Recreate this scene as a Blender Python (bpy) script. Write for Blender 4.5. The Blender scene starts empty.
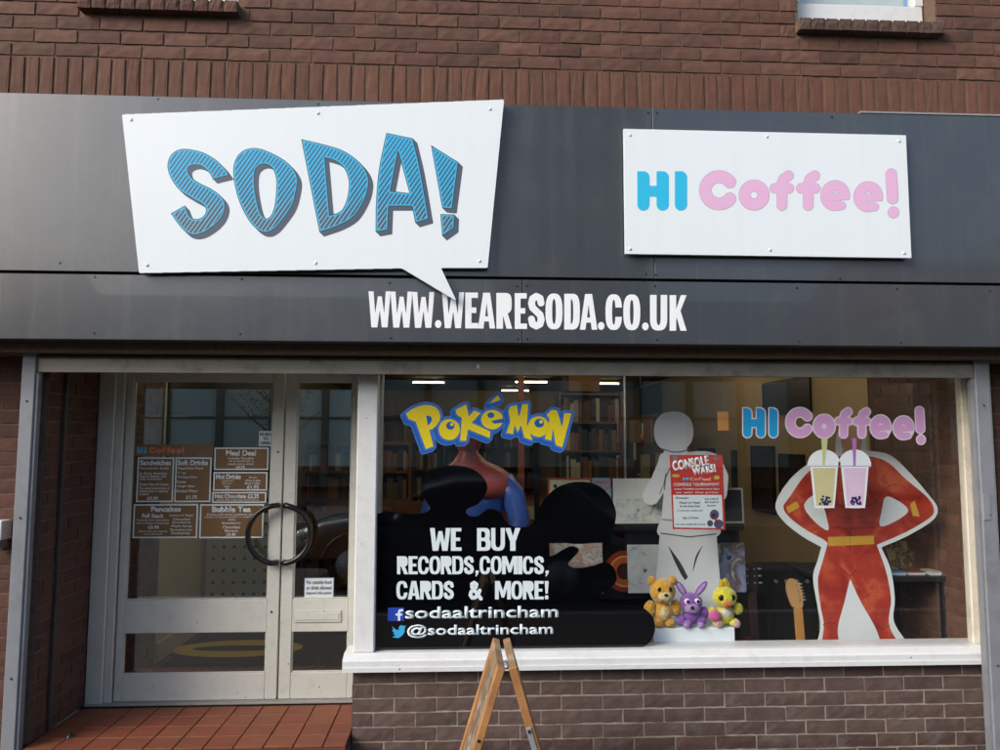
import bpy, bmesh, math, random
import numpy as np
from mathutils import Vector, Matrix
from mathutils.geometry import tessellate_polygon
random.seed(7)
rad = math.radians
scene = bpy.context.scene
COL = scene.collection

# ------------------------------------------------------------ camera, light
YAW, PITCH, ROLL, FPX = rad(2.864), rad(4.946), rad(0.118), 751.0
CAM = Vector((0.0, -4.18, 1.5536))
fwd = Vector((math.sin(YAW) * math.cos(PITCH), math.cos(YAW) * math.cos(PITCH), math.sin(PITCH)))
_r0 = Vector((math.cos(YAW), -math.sin(YAW), 0)); _u0 = _r0.cross(fwd)
rgt = _r0 * math.cos(ROLL) + _u0 * math.sin(ROLL)
upv = _u0 * math.cos(ROLL) - _r0 * math.sin(ROLL)
cd = bpy.data.cameras.new('camera'); cam = bpy.data.objects.new('camera', cd); COL.objects.link(cam)
cam.matrix_world = Matrix(((rgt.x, upv.x, -fwd.x, CAM.x), (rgt.y, upv.y, -fwd.y, CAM.y),
                           (rgt.z, upv.z, -fwd.z, CAM.z), (0, 0, 0, 1)))
cd.sensor_fit = 'HORIZONTAL'; cd.sensor_width = 36.0; cd.lens = 36.0 * FPX / 1000.0
cd.clip_start = 0.05; cd.clip_end = 2000
scene.camera = cam

SUN_EL, SUN_AZ = rad(33), rad(234)          # azimuth clockwise from +Y: light from behind the viewer, left of it
w = bpy.data.worlds.new('World'); scene.world = w; w.use_nodes = True
nt = w.node_tree; nt.nodes.clear()
sky = nt.nodes.new('ShaderNodeTexSky'); sky.sky_type = 'NISHITA'; sky.sun_disc = False
sky.sun_elevation = SUN_EL; sky.sun_rotation = SUN_AZ
sky.air_density = 1.0; sky.dust_density = 3.0; sky.ozone_density = 1.0
bg = nt.nodes.new('ShaderNodeBackground'); bg.inputs['Strength'].default_value = 0.15
wo = nt.nodes.new('ShaderNodeOutputWorld')
nt.links.new(sky.outputs[0], bg.inputs[0]); nt.links.new(bg.outputs[0], wo.inputs[0])
sd = bpy.data.lights.new('sun', 'SUN'); sd.energy = 1.4; sd.angle = rad(28); sd.color = (1.0, 0.97, 0.93)
sun = bpy.data.objects.new('sun', sd); COL.objects.link(sun); sun.location = (0, -8, 20)
sdir = Vector((math.sin(SUN_AZ) * math.cos(SUN_EL), math.cos(SUN_AZ) * math.cos(SUN_EL), math.sin(SUN_EL)))
sun.rotation_euler = (-sdir).to_track_quat('-Z', 'Y').to_euler()
scene.view_settings.view_transform = 'Standard'; scene.view_settings.look = 'None'
scene.view_settings.gamma = 1.0; scene.view_settings.use_curve_mapping = False
scene.view_settings.exposure = 0.60
scene.render.engine = 'CYCLES'; scene.cycles.use_denoising = True
scene.cycles.max_bounces = 8; scene.cycles.transparent_max_bounces = 24
scene.cycles.caustics_reflective = False; scene.cycles.caustics_refractive = False

# ------------------------------------------------------------ helpers
def P(x, y, Y):
    """point on the vertical plane Y seen at photo coordinate (x, y)"""
    d = fwd + rgt * ((x - 500) / FPX) + upv * ((375 - y) / FPX)
    return CAM + d * ((Y - CAM.y) / d.y)
def G(x, y, Z=0.0):
    d = fwd + rgt * ((x - 500) / FPX) + upv * ((375 - y) / FPX)
    return CAM + d * ((Z - CAM.z) / d.z)
def RECT(x0, y0, x1, y1, Y):
    xm, ym = (x0 + x1) / 2, (y0 + y1) / 2
    return P(x0, ym, Y).x, P(x1, ym, Y).x, P(xm, y1, Y).z, P(xm, y0, Y).z
def lin(c):
    if isinstance(c, str):
        c = [int(c[i:i + 2], 16) / 255 for i in (0, 2, 4)]
    return tuple(v / 12.92 if v <= 0.04045 else ((v + 0.055) / 1.055) ** 2.4 for v in c) + (1.0,)

MATS = {}
def nodes_of(m):
    m.use_nodes = True; t = m.node_tree; t.nodes.clear()
    return t, (lambda k, **kw: _mk(t, k, kw)), t.links.new
def _mk(t, k, kw):
    n = t.nodes.new('ShaderNode' + k)
    for a, b in kw.items():
        if a in n.inputs.keys(): n.inputs[a].default_value = b
        else: setattr(n, a, b)
    return n
def mat(name, col, rough=0.6, var=0.12, scale=14.0, bump=0.0, bscale=60.0, metal=0.0, spec=0.5,
        rnd=0.0, hue=0.0, dirt=None, dscale=5.0, damt=0.35, emit=0.0, coat=0.0, chips=None, chip_at=.70, streak=0.0, sheen=0.0):
    """principled paint/stone/fabric with noise variation, per-object variation, dirt patches and fine relief"""
    if name in MATS: return MATS[name]
    m = bpy.data.materials.new(name); t, N, L = nodes_of(m)
    out = N('OutputMaterial'); b = N('BsdfPrincipled')
    b.inputs['Roughness'].default_value = rough; b.inputs['Metallic'].default_value = metal
    b.inputs['Specular IOR Level'].default_value = spec; b.inputs['Coat Weight'].default_value = coat
    L(b.outputs[0], out.inputs[0])
    tc = N('TexCoord'); oi = N('ObjectInfo')
    off = N('VectorMath', operation='SCALE'); cmb = N('CombineXYZ')
    L(oi.outputs['Random'], cmb.inputs[0]); L(oi.outputs['Random'], cmb.inputs[1])
    L(cmb.outputs[0], off.inputs[0]); off.inputs['Scale'].default_value = 37.0
    add = N('VectorMath', operation='ADD'); L(tc.outputs['Object'], add.inputs[0]); L(off.outputs[0], add.inputs[1])
    n1 = N('TexNoise', Scale=scale, Detail=6.0, Roughness=0.6); L(add.outputs[0], n1.inputs['Vector'])
    hs = N('HueSaturation'); hs.inputs['Color'].default_value = lin(col)
    mr = N('MapRange'); L(n1.outputs[0], mr.inputs[0])
    mr.inputs[1].default_value = 0.25; mr.inputs[2].default_value = 0.75
    mr.inputs[3].default_value = 1 - var; mr.inputs[4].default_value = 1 + var
    r2 = N('MapRange'); L(oi.outputs['Random'], r2.inputs[0]); r2.inputs[3].default_value = 1 - rnd; r2.inputs[4].default_value = 1 + rnd
    mul = N('Math', operation='MULTIPLY'); L(mr.outputs[0], mul.inputs[0]); L(r2.outputs[0], mul.inputs[1])
    L(mul.outputs[0], hs.inputs['Value'])
    if hue:
        wn = N('TexWhiteNoise', noise_dimensions='1D'); L(oi.outputs['Random'], wn.inputs['W'])
        r3 = N('MapRange'); L(wn.outputs[0], r3.inputs[0]); r3.inputs[3].default_value = 0.5 - hue; r3.inputs[4].default_value = 0.5 + hue
        L(r3.outputs[0], hs.inputs['Hue'])
    colout = hs.outputs[0]
    if dirt:
        n2 = N('TexNoise', Scale=dscale, Detail=8.0, Roughness=0.65); L(add.outputs[0], n2.inputs['Vector'])
        cr = N('ValToRGB'); L(n2.outputs[0], cr.inputs[0])
        cr.color_ramp.elements[0].position = 0.5; cr.color_ramp.elements[0].color = (0, 0, 0, 1)
        cr.color_ramp.elements[1].position = 0.75; cr.color_ramp.elements[1].color = (damt, damt, damt, 1)
        mx = N('MixRGB'); L(cr.outputs[0], mx.inputs[0]); L(colout, mx.inputs[1]); mx.inputs[2].default_value = lin(dirt)
        colout = mx.outputs[0]
    if chips:      # small flakes of lost paint
        n4 = N('TexNoise', Scale=42.0, Detail=3.0, Roughness=0.5); L(add.outputs[0], n4.inputs['Vector'])
        c4_ = N('ValToRGB'); L(n4.outputs[0], c4_.inputs[0]); c4_.color_ramp.elements[0].position = chip_at; c4_.color_ramp.elements[1].position = chip_at + .02
        m4 = N('MixRGB'); L(c4_.outputs[0], m4.inputs[0]); L(colout, m4.inputs[1]); m4.inputs[2].default_value = lin(chips); colout = m4.outputs[0]
    if streak:     # dried rain runs: stretched noise in colour and gloss
        mp_ = N('Mapping'); L(tc.outputs['Object'], mp_.inputs[0]); mp_.inputs['Scale'].default_value = (16, 1, .7)
        n5 = N('TexNoise', Scale=1.0, Detail=2.5, Roughness=0.5); L(mp_.outputs[0], n5.inputs['Vector'])
        r5 = N('MapRange'); L(n5.outputs[0], r5.inputs[0]); r5.inputs[1].default_value = .5; r5.inputs[2].default_value = .8; r5.inputs[4].default_value = streak
        m5 = N('MixRGB'); L(r5.outputs[0], m5.inputs[0]); L(colout, m5.inputs[1]); m5.inputs[2].default_value = lin('8b8d88'); colout = m5.outputs[0]
        r6 = N('MapRange'); L(n5.outputs[0], r6.inputs[0]); r6.inputs[1].default_value = .3; r6.inputs[2].default_value = .8; r6.inputs[3].default_value = rough; r6.inputs[4].default_value = rough + .05
        L(r6.outputs[0], b.inputs['Roughness'])
    if sheen: b.inputs['Sheen Weight'].default_value = sheen
    L(colout, b.inputs['Base Color'])
    if bump:
        n3 = N('TexNoise', Scale=bscale, Detail=5.0, Roughness=0.65); L(add.outputs[0], n3.inputs['Vector'])
        bp = N('Bump', Strength=1.0, Distance=bump); L(n3.outputs[0], bp.inputs['Height']); L(bp.outputs[0], b.inputs['Normal'])
    if emit:
        L(colout, b.inputs['Emission Color']); b.inputs['Emission Strength'].default_value = emit
    MATS[name] = m
    return m

def glass(name, tint=(1, 1, 1), extra=0.0, rough=0.0):
    if name in MATS: return MATS[name]
    m = bpy.data.materials.new(name); t, N, L = nodes_of(m)
    out = N('OutputMaterial'); fr = N('Fresnel', IOR=1.5); tr = N('BsdfTransparent'); gl = N('BsdfGlossy')
    geo = N('NewGeometry'); io = N('MapRange'); L(geo.outputs['Backfacing'], io.inputs[0]); io.inputs[3].default_value = 1.5; io.inputs[4].default_value = 1 / 1.5
    L(io.outputs[0], fr.inputs['IOR'])   # thin sheet: same reflectance on the way in and out
    tr.inputs[0].default_value = tint + (1,); gl.inputs['Roughness'].default_value = rough
    a = N('Math', operation='ADD'); L(fr.outputs[0], a.inputs[0]); a.inputs[1].default_value = extra; a.use_clamp = True
    mx = N('MixShader'); L(a.outputs[0], mx.inputs[0]); L(tr.outputs[0], mx.inputs[1]); L(gl.outputs[0], mx.inputs[2])
    L(mx.outputs[0], out.inputs[0]); MATS[name] = m
    return m

def obj(name, me, m=None, parent=None, loc=(0, 0, 0), rot=None):
    """mesh object; loc is relative to the parent's frame"""
    o = bpy.data.objects.new(name, me); COL.objects.link(o)
    if m is not None and not me.materials: me.materials.append(m)
    if parent is not None: o.parent = parent
    o.location = loc
    if rot: o.rotation_euler = rot
    return o
def tag(o, label, cat, group=None):
    o['label'] = label; o['category'] = cat
    if group: o['group'] = group
    return o
def thing(name, loc, label, cat, group=None, rot=None):
    e = bpy.data.objects.new(name, None); COL.objects.link(e); e.location = loc; e.empty_display_size = 0.1
    if rot: e.rotation_euler = rot
    return tag(e, label, cat, group)
def struct(o, label=None):
    o['kind'] = 'structure'
    if label: o['label'] = label
    return o
def mesh(verts, faces, name='m', smooth=False):
    me = bpy.data.meshes.new(name); me.from_pydata([tuple(v) for v in verts], [], faces); me.update()
    if smooth:
        for p in me.polygons: p.use_smooth = True
    return me
def bm_mesh(bm, smooth=False, auto=None):
    me = bpy.data.meshes.new('m'); bm.normal_update(); bm.to_mesh(me); bm.free()
    if smooth:
        for p in me.polygons: p.use_smooth = True
    return me
def bx_bm(x0, x1, y0, y1, z0, z1, bev=0.0, bm=None):
    bm = bm or bmesh.new()
    g = bmesh.ops.create_cube(bm, size=1)
    for v in g['verts']:
        v.co = Vector((x0 + (v.co.x + .5) * (x1 - x0), y0 + (v.co.y + .5) * (y1 - y0), z0 + (v.co.z + .5) * (z1 - z0)))
    if bev:
        es = list({e for v in g['verts'] for e in v.link_edges})
        bmesh.ops.bevel(bm, geom=es, offset=bev, segments=1, affect='EDGES')
    return bm
def L0(parent):
    return Vector(parent.location) if parent is not None else Vector((0, 0, 0))
def box(name, x0, x1, y0, y1, z0, z1, m, parent=None, bev=0.0):
    """box given in world coordinates, origin at its base centre"""
    c = Vector(((x0 + x1) / 2, (y0 + y1) / 2, z0))
    me = bm_mesh(bx_bm(x0 - c.x, x1 - c.x, y0 - c.y, y1 - c.y, 0, z1 - z0, bev))
    return obj(name, me, m, parent, c - L0(parent))
def prism_x(pts, x0, x1):
    """profile (y, z) points extruded along x"""
    n = len(pts); v = [(x0, a, b) for a, b in pts] + [(x1, a, b) for a, b in pts]
    f = [[i, (i + 1) % n, n + (i + 1) % n, n + i] for i in range(n)] + [list(range(n))[::-1], list(range(n, 2 * n))]
    me = mesh(v, f); bm = bmesh.new(); bm.from_mesh(me); bmesh.ops.recalc_face_normals(bm, faces=bm.faces); bm.to_mesh(me); bm.free()
    return me
def tube(path, r, seg=10, taper=None, closed_ends=True):
    """round tube along a polyline"""
    vs, fs = [], []; n = len(path)
    pts = [Vector(p) for p in path]
    for i, p in enumerate(pts):
        d = (pts[min(i + 1, n - 1)] - pts[max(i - 1, 0)]).normalized()
        a = d.orthogonal().normalized() if i == 0 else (pa - d * pa.dot(d)).normalized()
        pa = a; b = d.cross(a); rr = taper[i] if taper else r
        for k in range(seg):
            an = 2 * math.pi * k / seg
            vs.append(p + (a * math.cos(an) + b * math.sin(an)) * rr)
    for i in range(n - 1):
        for k in range(seg):
            fs.append([i * seg + k, i * seg + (k + 1) % seg, (i + 1) * seg + (k + 1) % seg, (i + 1) * seg + k])
    if closed_ends:
        fs.append(list(range(seg))[::-1]); fs.append([(n - 1) * seg + k for k in range(seg)])
    return mesh(vs, fs, smooth=True)
def disc_x(r, t, seg=12):
    """short cylinder along Y (screw heads, discs), front at y=-t"""
    bm = bmesh.new()
    bmesh.ops.create_cone(bm, cap_ends=True, segments=seg, radius1=r, radius2=r * .75, depth=t,
                          matrix=Matrix.Translation((0, -t / 2, 0)) @ Matrix.Rotation(rad(90), 4, 'X'))
    return bm_mesh(bm)
def ball(c, rx, ry, rz, sub=2, bm=None, rot=None):
    bm = bm or bmesh.new()
    g = bmesh.ops.create_icosphere(bm, subdivisions=sub, radius=1)
    M = Matrix.Translation(c) @ (rot or Matrix.Identity(4)) @ Matrix.Diagonal((rx, ry, rz, 1))
    bmesh.ops.transform(bm, matrix=M, verts=g['verts'])
    return bm

# ------------------------------------------------------------ flat shapes: raster union -> contour -> solid sheet
def smooth_loop(pts, n=6):
    """closed Catmull-Rom; points given with a third item are corners"""
    out = []; N_ = len(pts)
    for i in range(N_):
        p0, p1, p2, p3 = pts[i - 1], pts[i], pts[(i + 1) % N_], pts[(i + 2) % N_]
        a, b = np.array(p1[:2], float), np.array(p2[:2], float)
        t1 = (b - np.array(p0[:2])) / 2 if len(p1) < 3 else (b - a)
        t2 = (np.array(p3[:2]) - a) / 2 if len(p2) < 3 else (b - a)
        if len(p1) == 3 and len(p2) == 3: out.append(a); continue
        for k in range(n):
            t = k / n
            out.append((2 * t**3 - 3 * t**2 + 1) * a + (t**3 - 2 * t**2 + t) * t1 + (-2 * t**3 + 3 * t**2) * b + (t**3 - t**2) * t2)
    return [tuple(p) for p in out]
def C_(*pts): return [tuple(p) + (1,) for p in pts]
def prim_bounds(prims):
    xs, ys = [], []
    for p in prims:
        if p[0][1] == 'e':
            xs += [p[1] - p[3], p[1] + p[3]]; ys += [p[2] - p[4], p[2] + p[4]]
        else:
            r = p[2] if p[0][1] == 's' else 0
            for q in p[1]: xs += [q[0] - r, q[0] + r]; ys += [q[1] - r, q[1] + r]
    return min(xs), min(ys), max(xs), max(ys)
def raster(prims, cell, pad=0.0, bounds=None):
    x0, y0, x1, y1 = bounds or prim_bounds(prims)
    pd = pad + 3 * cell; x0 -= pd; y0 -= pd; x1 += pd; y1 += pd
    nx, ny = int((x1 - x0) / cell) + 1, int((y1 - y0) / cell) + 1
    X = x0 + (np.arange(nx) + .5) * cell; Y = y0 + (np.arange(ny) + .5) * cell
    g = np.zeros((ny, nx), bool)
    for p in prims:
        k = p[0][1]
        bx = prim_bounds([p])
        i0, i1 = np.searchsorted(X, [bx[0] - cell, bx[2] + cell]); j0, j1 = np.searchsorted(Y, [bx[1] - cell, bx[3] + cell])
        if i1 <= i0 or j1 <= j0: continue
        XX, YY = np.meshgrid(X[i0:i1], Y[j0:j1])
        if k == 'e':
            e = p[5] if len(p) > 5 else 2
            m = np.abs((XX - p[1]) / p[3]) ** e + np.abs((YY - p[2]) / p[4]) ** e <= 1
        elif k == 's':
            m = np.zeros(XX.shape, bool); q = p[1]
            for a, b in zip(q[:-1], q[1:]) if len(q) > 1 else [(q[0], q[0])]:
                dx, dy = b[0] - a[0], b[1] - a[1]; l2 = dx * dx + dy * dy
                t = np.clip(((XX - a[0]) * dx + (YY - a[1]) * dy) / l2, 0, 1) if l2 else np.zeros(XX.shape)
                m |= (XX - a[0] - t * dx) ** 2 + (YY - a[1] - t * dy) ** 2 <= p[2] ** 2
        else:
            m = np.zeros(XX.shape, bool); q = p[1]
            for a, b in zip(q, list(q[1:]) + [q[0]]):
                if a[1] == b[1]: continue
                c = (a[1] > YY) != (b[1] > YY)
                m ^= c & (XX < (b[0] - a[0]) * (YY - a[1]) / (b[1] - a[1]) + a[0])
        if p[0][0] == '+': g[j0:j1, i0:i1] |= m
        else: g[j0:j1, i0:i1] &= ~m
    return g, x0, y0, cell
def morph(R_, r):
    """dilate (r>0) or erode (r<0) by r units"""
    g, x0, y0, c = R_
    k = int(math.ceil(abs(r) / c)); src = g if r > 0 else ~g; out = src.copy()
    for j in range(-k, k + 1):
        h = math.sqrt(max(0, (abs(r) / c) ** 2 - j * j)); h = int(h)
        if abs(j) * c > abs(r): continue
        row = np.zeros_like(src); 
        for i in range(-h, h + 1):
            a = np.roll(src, i, 1); row |= a
        out |= np.roll(row, j, 0)
    return (out if r > 0 else ~out), x0, y0, c
def union(*Rs):
    g = Rs[0][0].copy()
    for r in Rs[1:]: g |= r[0]
    return (g,) + Rs[0][1:]
def shift(R_, dx, dy):
    g, x0, y0, c = R_
    return (np.roll(np.roll(g, int(round(dx / c)), 1), int(round(dy / c)), 0), x0, y0, c)
def simplify(p, tol):
    n = len(p)
    if n < 8: return p
    p = np.array(p); keep = np.zeros(n, bool)
    i0 = 0; i1 = int(np.argmax(((p - p[0]) ** 2).sum(1))); keep[[i0, i1]] = True
    st = [(i0, i1), (i1, n)]
    q = np.vstack([p, p[:1]])
    while st:
        a, b = st.pop()
        if b - a < 2: continue
        d = q[b] - q[a]; l = math.hypot(*d) or 1e-9
        s = q[a + 1:b] - q[a]
        dist = np.abs(s[:, 0] * d[1] - s[:, 1] * d[0]) / l
        k = int(np.argmax(dist))
        if dist[k] > tol:
            keep[(a + 1 + k) % n] = True; st += [(a, a + 1 + k), (a + 1 + k, b)]
    return [tuple(v) for v in p[keep]]
def contours(R_, ss=2, tol=0.22):
    g, x0, y0, c = R_
    ny, nx = (g.shape[0] // ss) * ss, (g.shape[1] // ss) * ss
    a = g[:ny, :nx].reshape(ny // ss, ss, nx // ss, ss).mean((1, 3))
    a = np.pad(a, 2)
    k = np.array([1, 2, 1]) / 4
    a = k[0] * np.roll(a, 1, 0) + k[1] * a + k[2] * np.roll(a, -1, 0)
    a = k[0] * np.roll(a, 1, 1) + k[1] * a + k[2] * np.roll(a, -1, 1)
    a = a - 0.5 + 1e-6
    s = a > 0; nxt = {}; pos = {}
    code = s[:-1, :-1] * 1 + s[:-1, 1:] * 2 + s[1:, 1:] * 4 + s[1:, :-1] * 8
    T = {1: [(3, 0)], 2: [(0, 1)], 3: [(3, 1)], 4: [(1, 2)], 5: [(3, 2), (1, 0)], 6: [(0, 2)], 7: [(3, 2)], 8: [(2, 3)],
         9: [(2, 0)], 10: [(0, 3), (2, 1)], 11: [(2, 1)], 12: [(1, 3)], 13: [(1, 0)], 14: [(0, 3)]}
    def edge(j, i, e):
        if e == 0: A, B = (j, i), (j, i + 1)
        elif e == 1: A, B = (j, i + 1), (j + 1, i + 1)
        elif e == 2: A, B = (j + 1, i), (j + 1, i + 1)
        else: A, B = (j, i), (j + 1, i)
        key = (A, B)
        if key not in pos:
            t = a[A] / (a[A] - a[B])
            pos[key] = ((A[1] + t * (B[1] - A[1]) - 2 + .5) * c * ss + x0, (A[0] + t * (B[0] - A[0]) - 2 + .5) * c * ss + y0)
        return key
    for j, i in zip(*np.nonzero((code > 0) & (code < 15))):
        for e0, e1 in T[int(code[j, i])]:
            nxt[edge(j, i, e0)] = edge(j, i, e1)
    loops = []
    while nxt:
        st, cur = next(iter(nxt.items())); del nxt[st]; lp = [pos[st]]
        while cur in nxt and cur != st:
            lp.append(pos[cur]); cur = nxt.pop(cur)
        if len(lp) > 3: loops.append(simplify(lp, tol * c * ss))
    return [l for l in loops if len(l) > 2]
def sheet(loops, mapf, t, origin=(0, 0, 0)):
    """solid sheet of thickness t (away from viewer, +Y) from 2-D loops mapped to world by mapf"""
    O = Vector(origin)
    L3 = [[mapf(x, y) - O for x, y in l] for l in loops]
    flat = [v for l in L3 for v in l]; n = len(flat)
    def area(l): return sum(a[0] * b[1] - b[0] * a[1] for a, b in zip(l, l[1:] + l[:1])) / 2
    def inside(p, l):
        c = False
        for a, b in zip(l, l[1:] + l[:1]):
            if (a[1] > p[1]) != (b[1] > p[1]) and p[0] < (b[0] - a[0]) * (p[1] - a[1]) / (b[1] - a[1]) + a[0]: c = not c
        return c
    loops = [list(l) for l in loops]; ar = [area(l) for l in loops]
    sgn = 1 if ar[max(range(len(ar)), key=lambda k: abs(ar[k]))] > 0 else -1
    offs = []; k0 = 0
    for l in L3: offs.append(k0); k0 += len(l)
    outs = [i for i in range(len(loops)) if ar[i] * sgn > 0]; grp = {i: [i] for i in outs}
    for h in range(len(loops)):
        if h in grp: continue
        c = [i for i in outs if inside(loops[h][0], loops[i])]
        if c: grp[min(c, key=lambda i: abs(ar[i]))].append(h)
    tris = []
    for i, mem in grp.items():
        ids = [offs[k] + q for k in mem for q in range(len(loops[k]))]
        for tr in tessellate_polygon([[Vector((v.x, v.z, 0)) for v in L3[k]] for k in mem]):
            tris.append(tuple(ids[q] for q in tr))
    vs = [tuple(v) for v in flat] + [(v.x, v.y + t, v.z) for v in flat]
    fs = []
    for tr in tris:
        a, b, c = (flat[k] for k in tr)
        if ((b - a).cross(c - a)).y > 0: tr = tr[::-1]
        fs.append(list(tr)); fs.append([k + n for k in tr[::-1]])
    k0 = 0
    for l in L3:
        m = len(l)
        for i in range(m):
            a, b = k0 + i, k0 + (i + 1) % m
            fs.append([a, b, b + n, a + n])
        k0 += m
    me = mesh(vs, fs)
    bm = bmesh.new(); bm.from_mesh(me); bmesh.ops.recalc_face_normals(bm, faces=bm.faces); bm.to_mesh(me); bm.free()
    return me
def flat(name, R_, Y, t, m, parent, mapf=None, tol=0.22, ss=2):
    """sheet whose FRONT lies at world Y"""
    lp = contours(R_, ss, tol)
    if not lp: return None
    mp = mapf or (lambda x, y: P(x, y, Y))
    g = [mp(*l[0]) for l in lp]; o = g[0].copy()
    return obj(name, sheet(lp, mp, t, o), m, parent, o - L0(parent))

# condensed poster lettering, unit box, y down; tx/ty stem thicknesses
def glyph(ch, tx=.36, ty=.15):
    p = lambda *q: ('+p', list(q)); q_ = lambda *q: ('-p', list(q))
    rr = lambda x0, y0, x1, y1, e, s='+': (s + 'e', (x0 + x1) / 2, (y0 + y1) / 2, (x1 - x0) / 2, (y1 - y0) / 2, e)
    R4 = lambda x0, y0, x1, y1: p((x0, y0), (x1, y0), (x1, y1), (x0, y1))
    N4 = lambda x0, y0, x1, y1: q_((x0, y0), (x1, y0), (x1, y1), (x0, y1))
    if ch == 'W': return [p((0, 0), (.23, 0), (.30, .62), (.42, .14), (.60, .14), (.71, .62), (.78, 0), (1, 0), (.86, 1), (.60, 1), (.51, .52), (.40, 1), (.13, 1))]
    if ch == 'M': return [p((0, 1), (0, 0), (.30, 0), (.5, .52), (.70, 0), (1, 0), (1, 1), (.76, 1), (.76, .42), (.58, .9), (.42, .9), (.24, .42), (.24, 1))]
    if ch == 'E': return [R4(0, 0, tx + .06, 1), R4(0, 0, .98, ty), R4(0, .42, .86, .42 + ty), R4(0, 1 - ty, 1, 1)]
    if ch == 'I': return [R4(0, 0, 1, 1)]
    if ch == 'A': return [p((.30, 0), (.70, 0), (1, 1), (.68, 1), (.63, .80), (.37, .80), (.32, 1), (0, 1)), q_((.5, .28), (.585, .66), (.415, .66))]
    if ch == 'R': return [R4(0, 0, tx, 1), rr(.0, 0, .96, .58, 3.2), R4(0, 0, .5, .58), N4(tx, ty, .5, .58 - ty), rr(tx - .1, ty, .96 - tx, .58 - ty, 3), p((.34, .5), (.66, .5), (1, 1), (.64, 1)), R4(0, 0, tx, 1)]
    if ch == 'B': return [rr(.0, 0, .94, .56, 3.2), rr(0, .44, 1, 1, 3.2), R4(0, 0, .5, 1), N4(tx, ty, .5, .43), N4(tx, .57, .5, 1 - ty), rr(tx - .1, ty, .60, .43, 3, '-'), rr(tx - .1, .57, .64, 1 - ty, 3, '-'), R4(0, 0, tx, 1)]
    if ch == 'D': return [rr(-.1, 0, 1, 1, 3.2), N4(-.2, -.1, 0, 1.1), R4(0, 0, .4, 1), N4(tx, ty, .45, 1 - ty), rr(tx - .25, ty, 1 - tx, 1 - ty, 3.2, '-'), R4(0, 0, tx, 1)]
    if ch == 'O': return [rr(0, 0, 1, 1, 2.7), rr(tx, ty, 1 - tx, 1 - ty, 2.5, '-')]
    if ch == 'C': return [rr(0, 0, 1, 1, 2.7), rr(tx, ty, 1 - tx, 1 - ty, 2.5, '-'), N4(.5, .37, 1.1, .63)]
    if ch == 'U': return [rr(0, .3, 1, 1, 2.7), R4(0, 0, 1, .66), rr(tx, .4, 1 - tx, 1 - ty, 2.5, '-'), N4(tx, -.1, 1 - tx, .7)]
    if ch == 'Y': return [p((0, 0), (.34, 0), (.5, .36), (.66, 0), (1, 0), (.68, .60), (.68, 1), (.32, 1), (.32, .60))]
    if ch == 'K': return [R4(0, 0, tx, 1), p((tx, .40), (.66, 0), (1, 0), (.64, .44), (1, 1), (.64, 1), (.42, .62), (tx, .72))]
    if ch == 'S': return [('+s', [(.80, .27), (.74, .14), (.5, .085), (.26, .15), (.19, .28), (.26, .40), (.5, .50), (.74, .60), (.81, .73), (.74, .86), (.5, .915), (.26, .86), (.19, .72)], .0)]
    if ch == '.': return [('+e', .5, .89, .5, .11, 2)]
    if ch == ',': return [p((.2, .8), (.95, .8), (.8, .98), (.3, 1.14), (.2, 1.06), (.45, .96), (.2, .96))]
    if ch == '!': return [p((.1, 0), (.9, 0), (.72, .68), (.28, .68)), rr(.15, .78, .85, 1, 3)]
    if ch == '&': return [('+s', [(.95, .96), (.30, .34), (.28, .17), (.46, .09), (.62, .18), (.58, .33), (.24, .58), (.17, .76), (.30, .91), (.52, .90), (.74, .74), (.86, .52)], .0)]
    return []
def put_glyph(ch, x0, x1, yt, yb):
    """glyph primitives in photo-plane units inside box"""
    w, h = x1 - x0, yb - yt; out = []
    tx = min(.42, .30 * 22 / 36 * h / 2.05 / w) if w > 0 else .3
    tx = max(.26, min(.42, 0.185 * h / w))
    for g in glyph(ch, tx, .15):
        if g[0][1] == 'e': out.append((g[0], x0 + g[1] * w, yt + g[2] * h, g[3] * w, g[4] * h) + tuple(g[5:]))
        elif g[0][1] == 's': out.append((g[0], [(x0 + a * w, yt + b * h) for a, b in g[1]], tx * w * .52))
        else: out.append((g[0], [(x0 + a * w, yt + b * h) for a, b in g[1]]))
    return out
WID = dict(W=1.55, M=1.4, I=.42, A=1.05, R=1.0, B=1.0, E=.82, C=.98, O=1.0, D=.98, S=.95, U=1.0, Y=1.1, K=1.05)
WID.update({'.': .42, ',': .42, '!': .45, '&': 1.2})
def word_boxes(s, x0, x1, gap=.1):
    tot = sum(WID[c] for c in s) + gap * (len(s) - 1); k = (x1 - x0) / tot; x = x0; r = []
    for c in s:
        r.append((c, x, x + WID[c] * k)); x += (WID[c] + gap) * k
    return r

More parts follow.
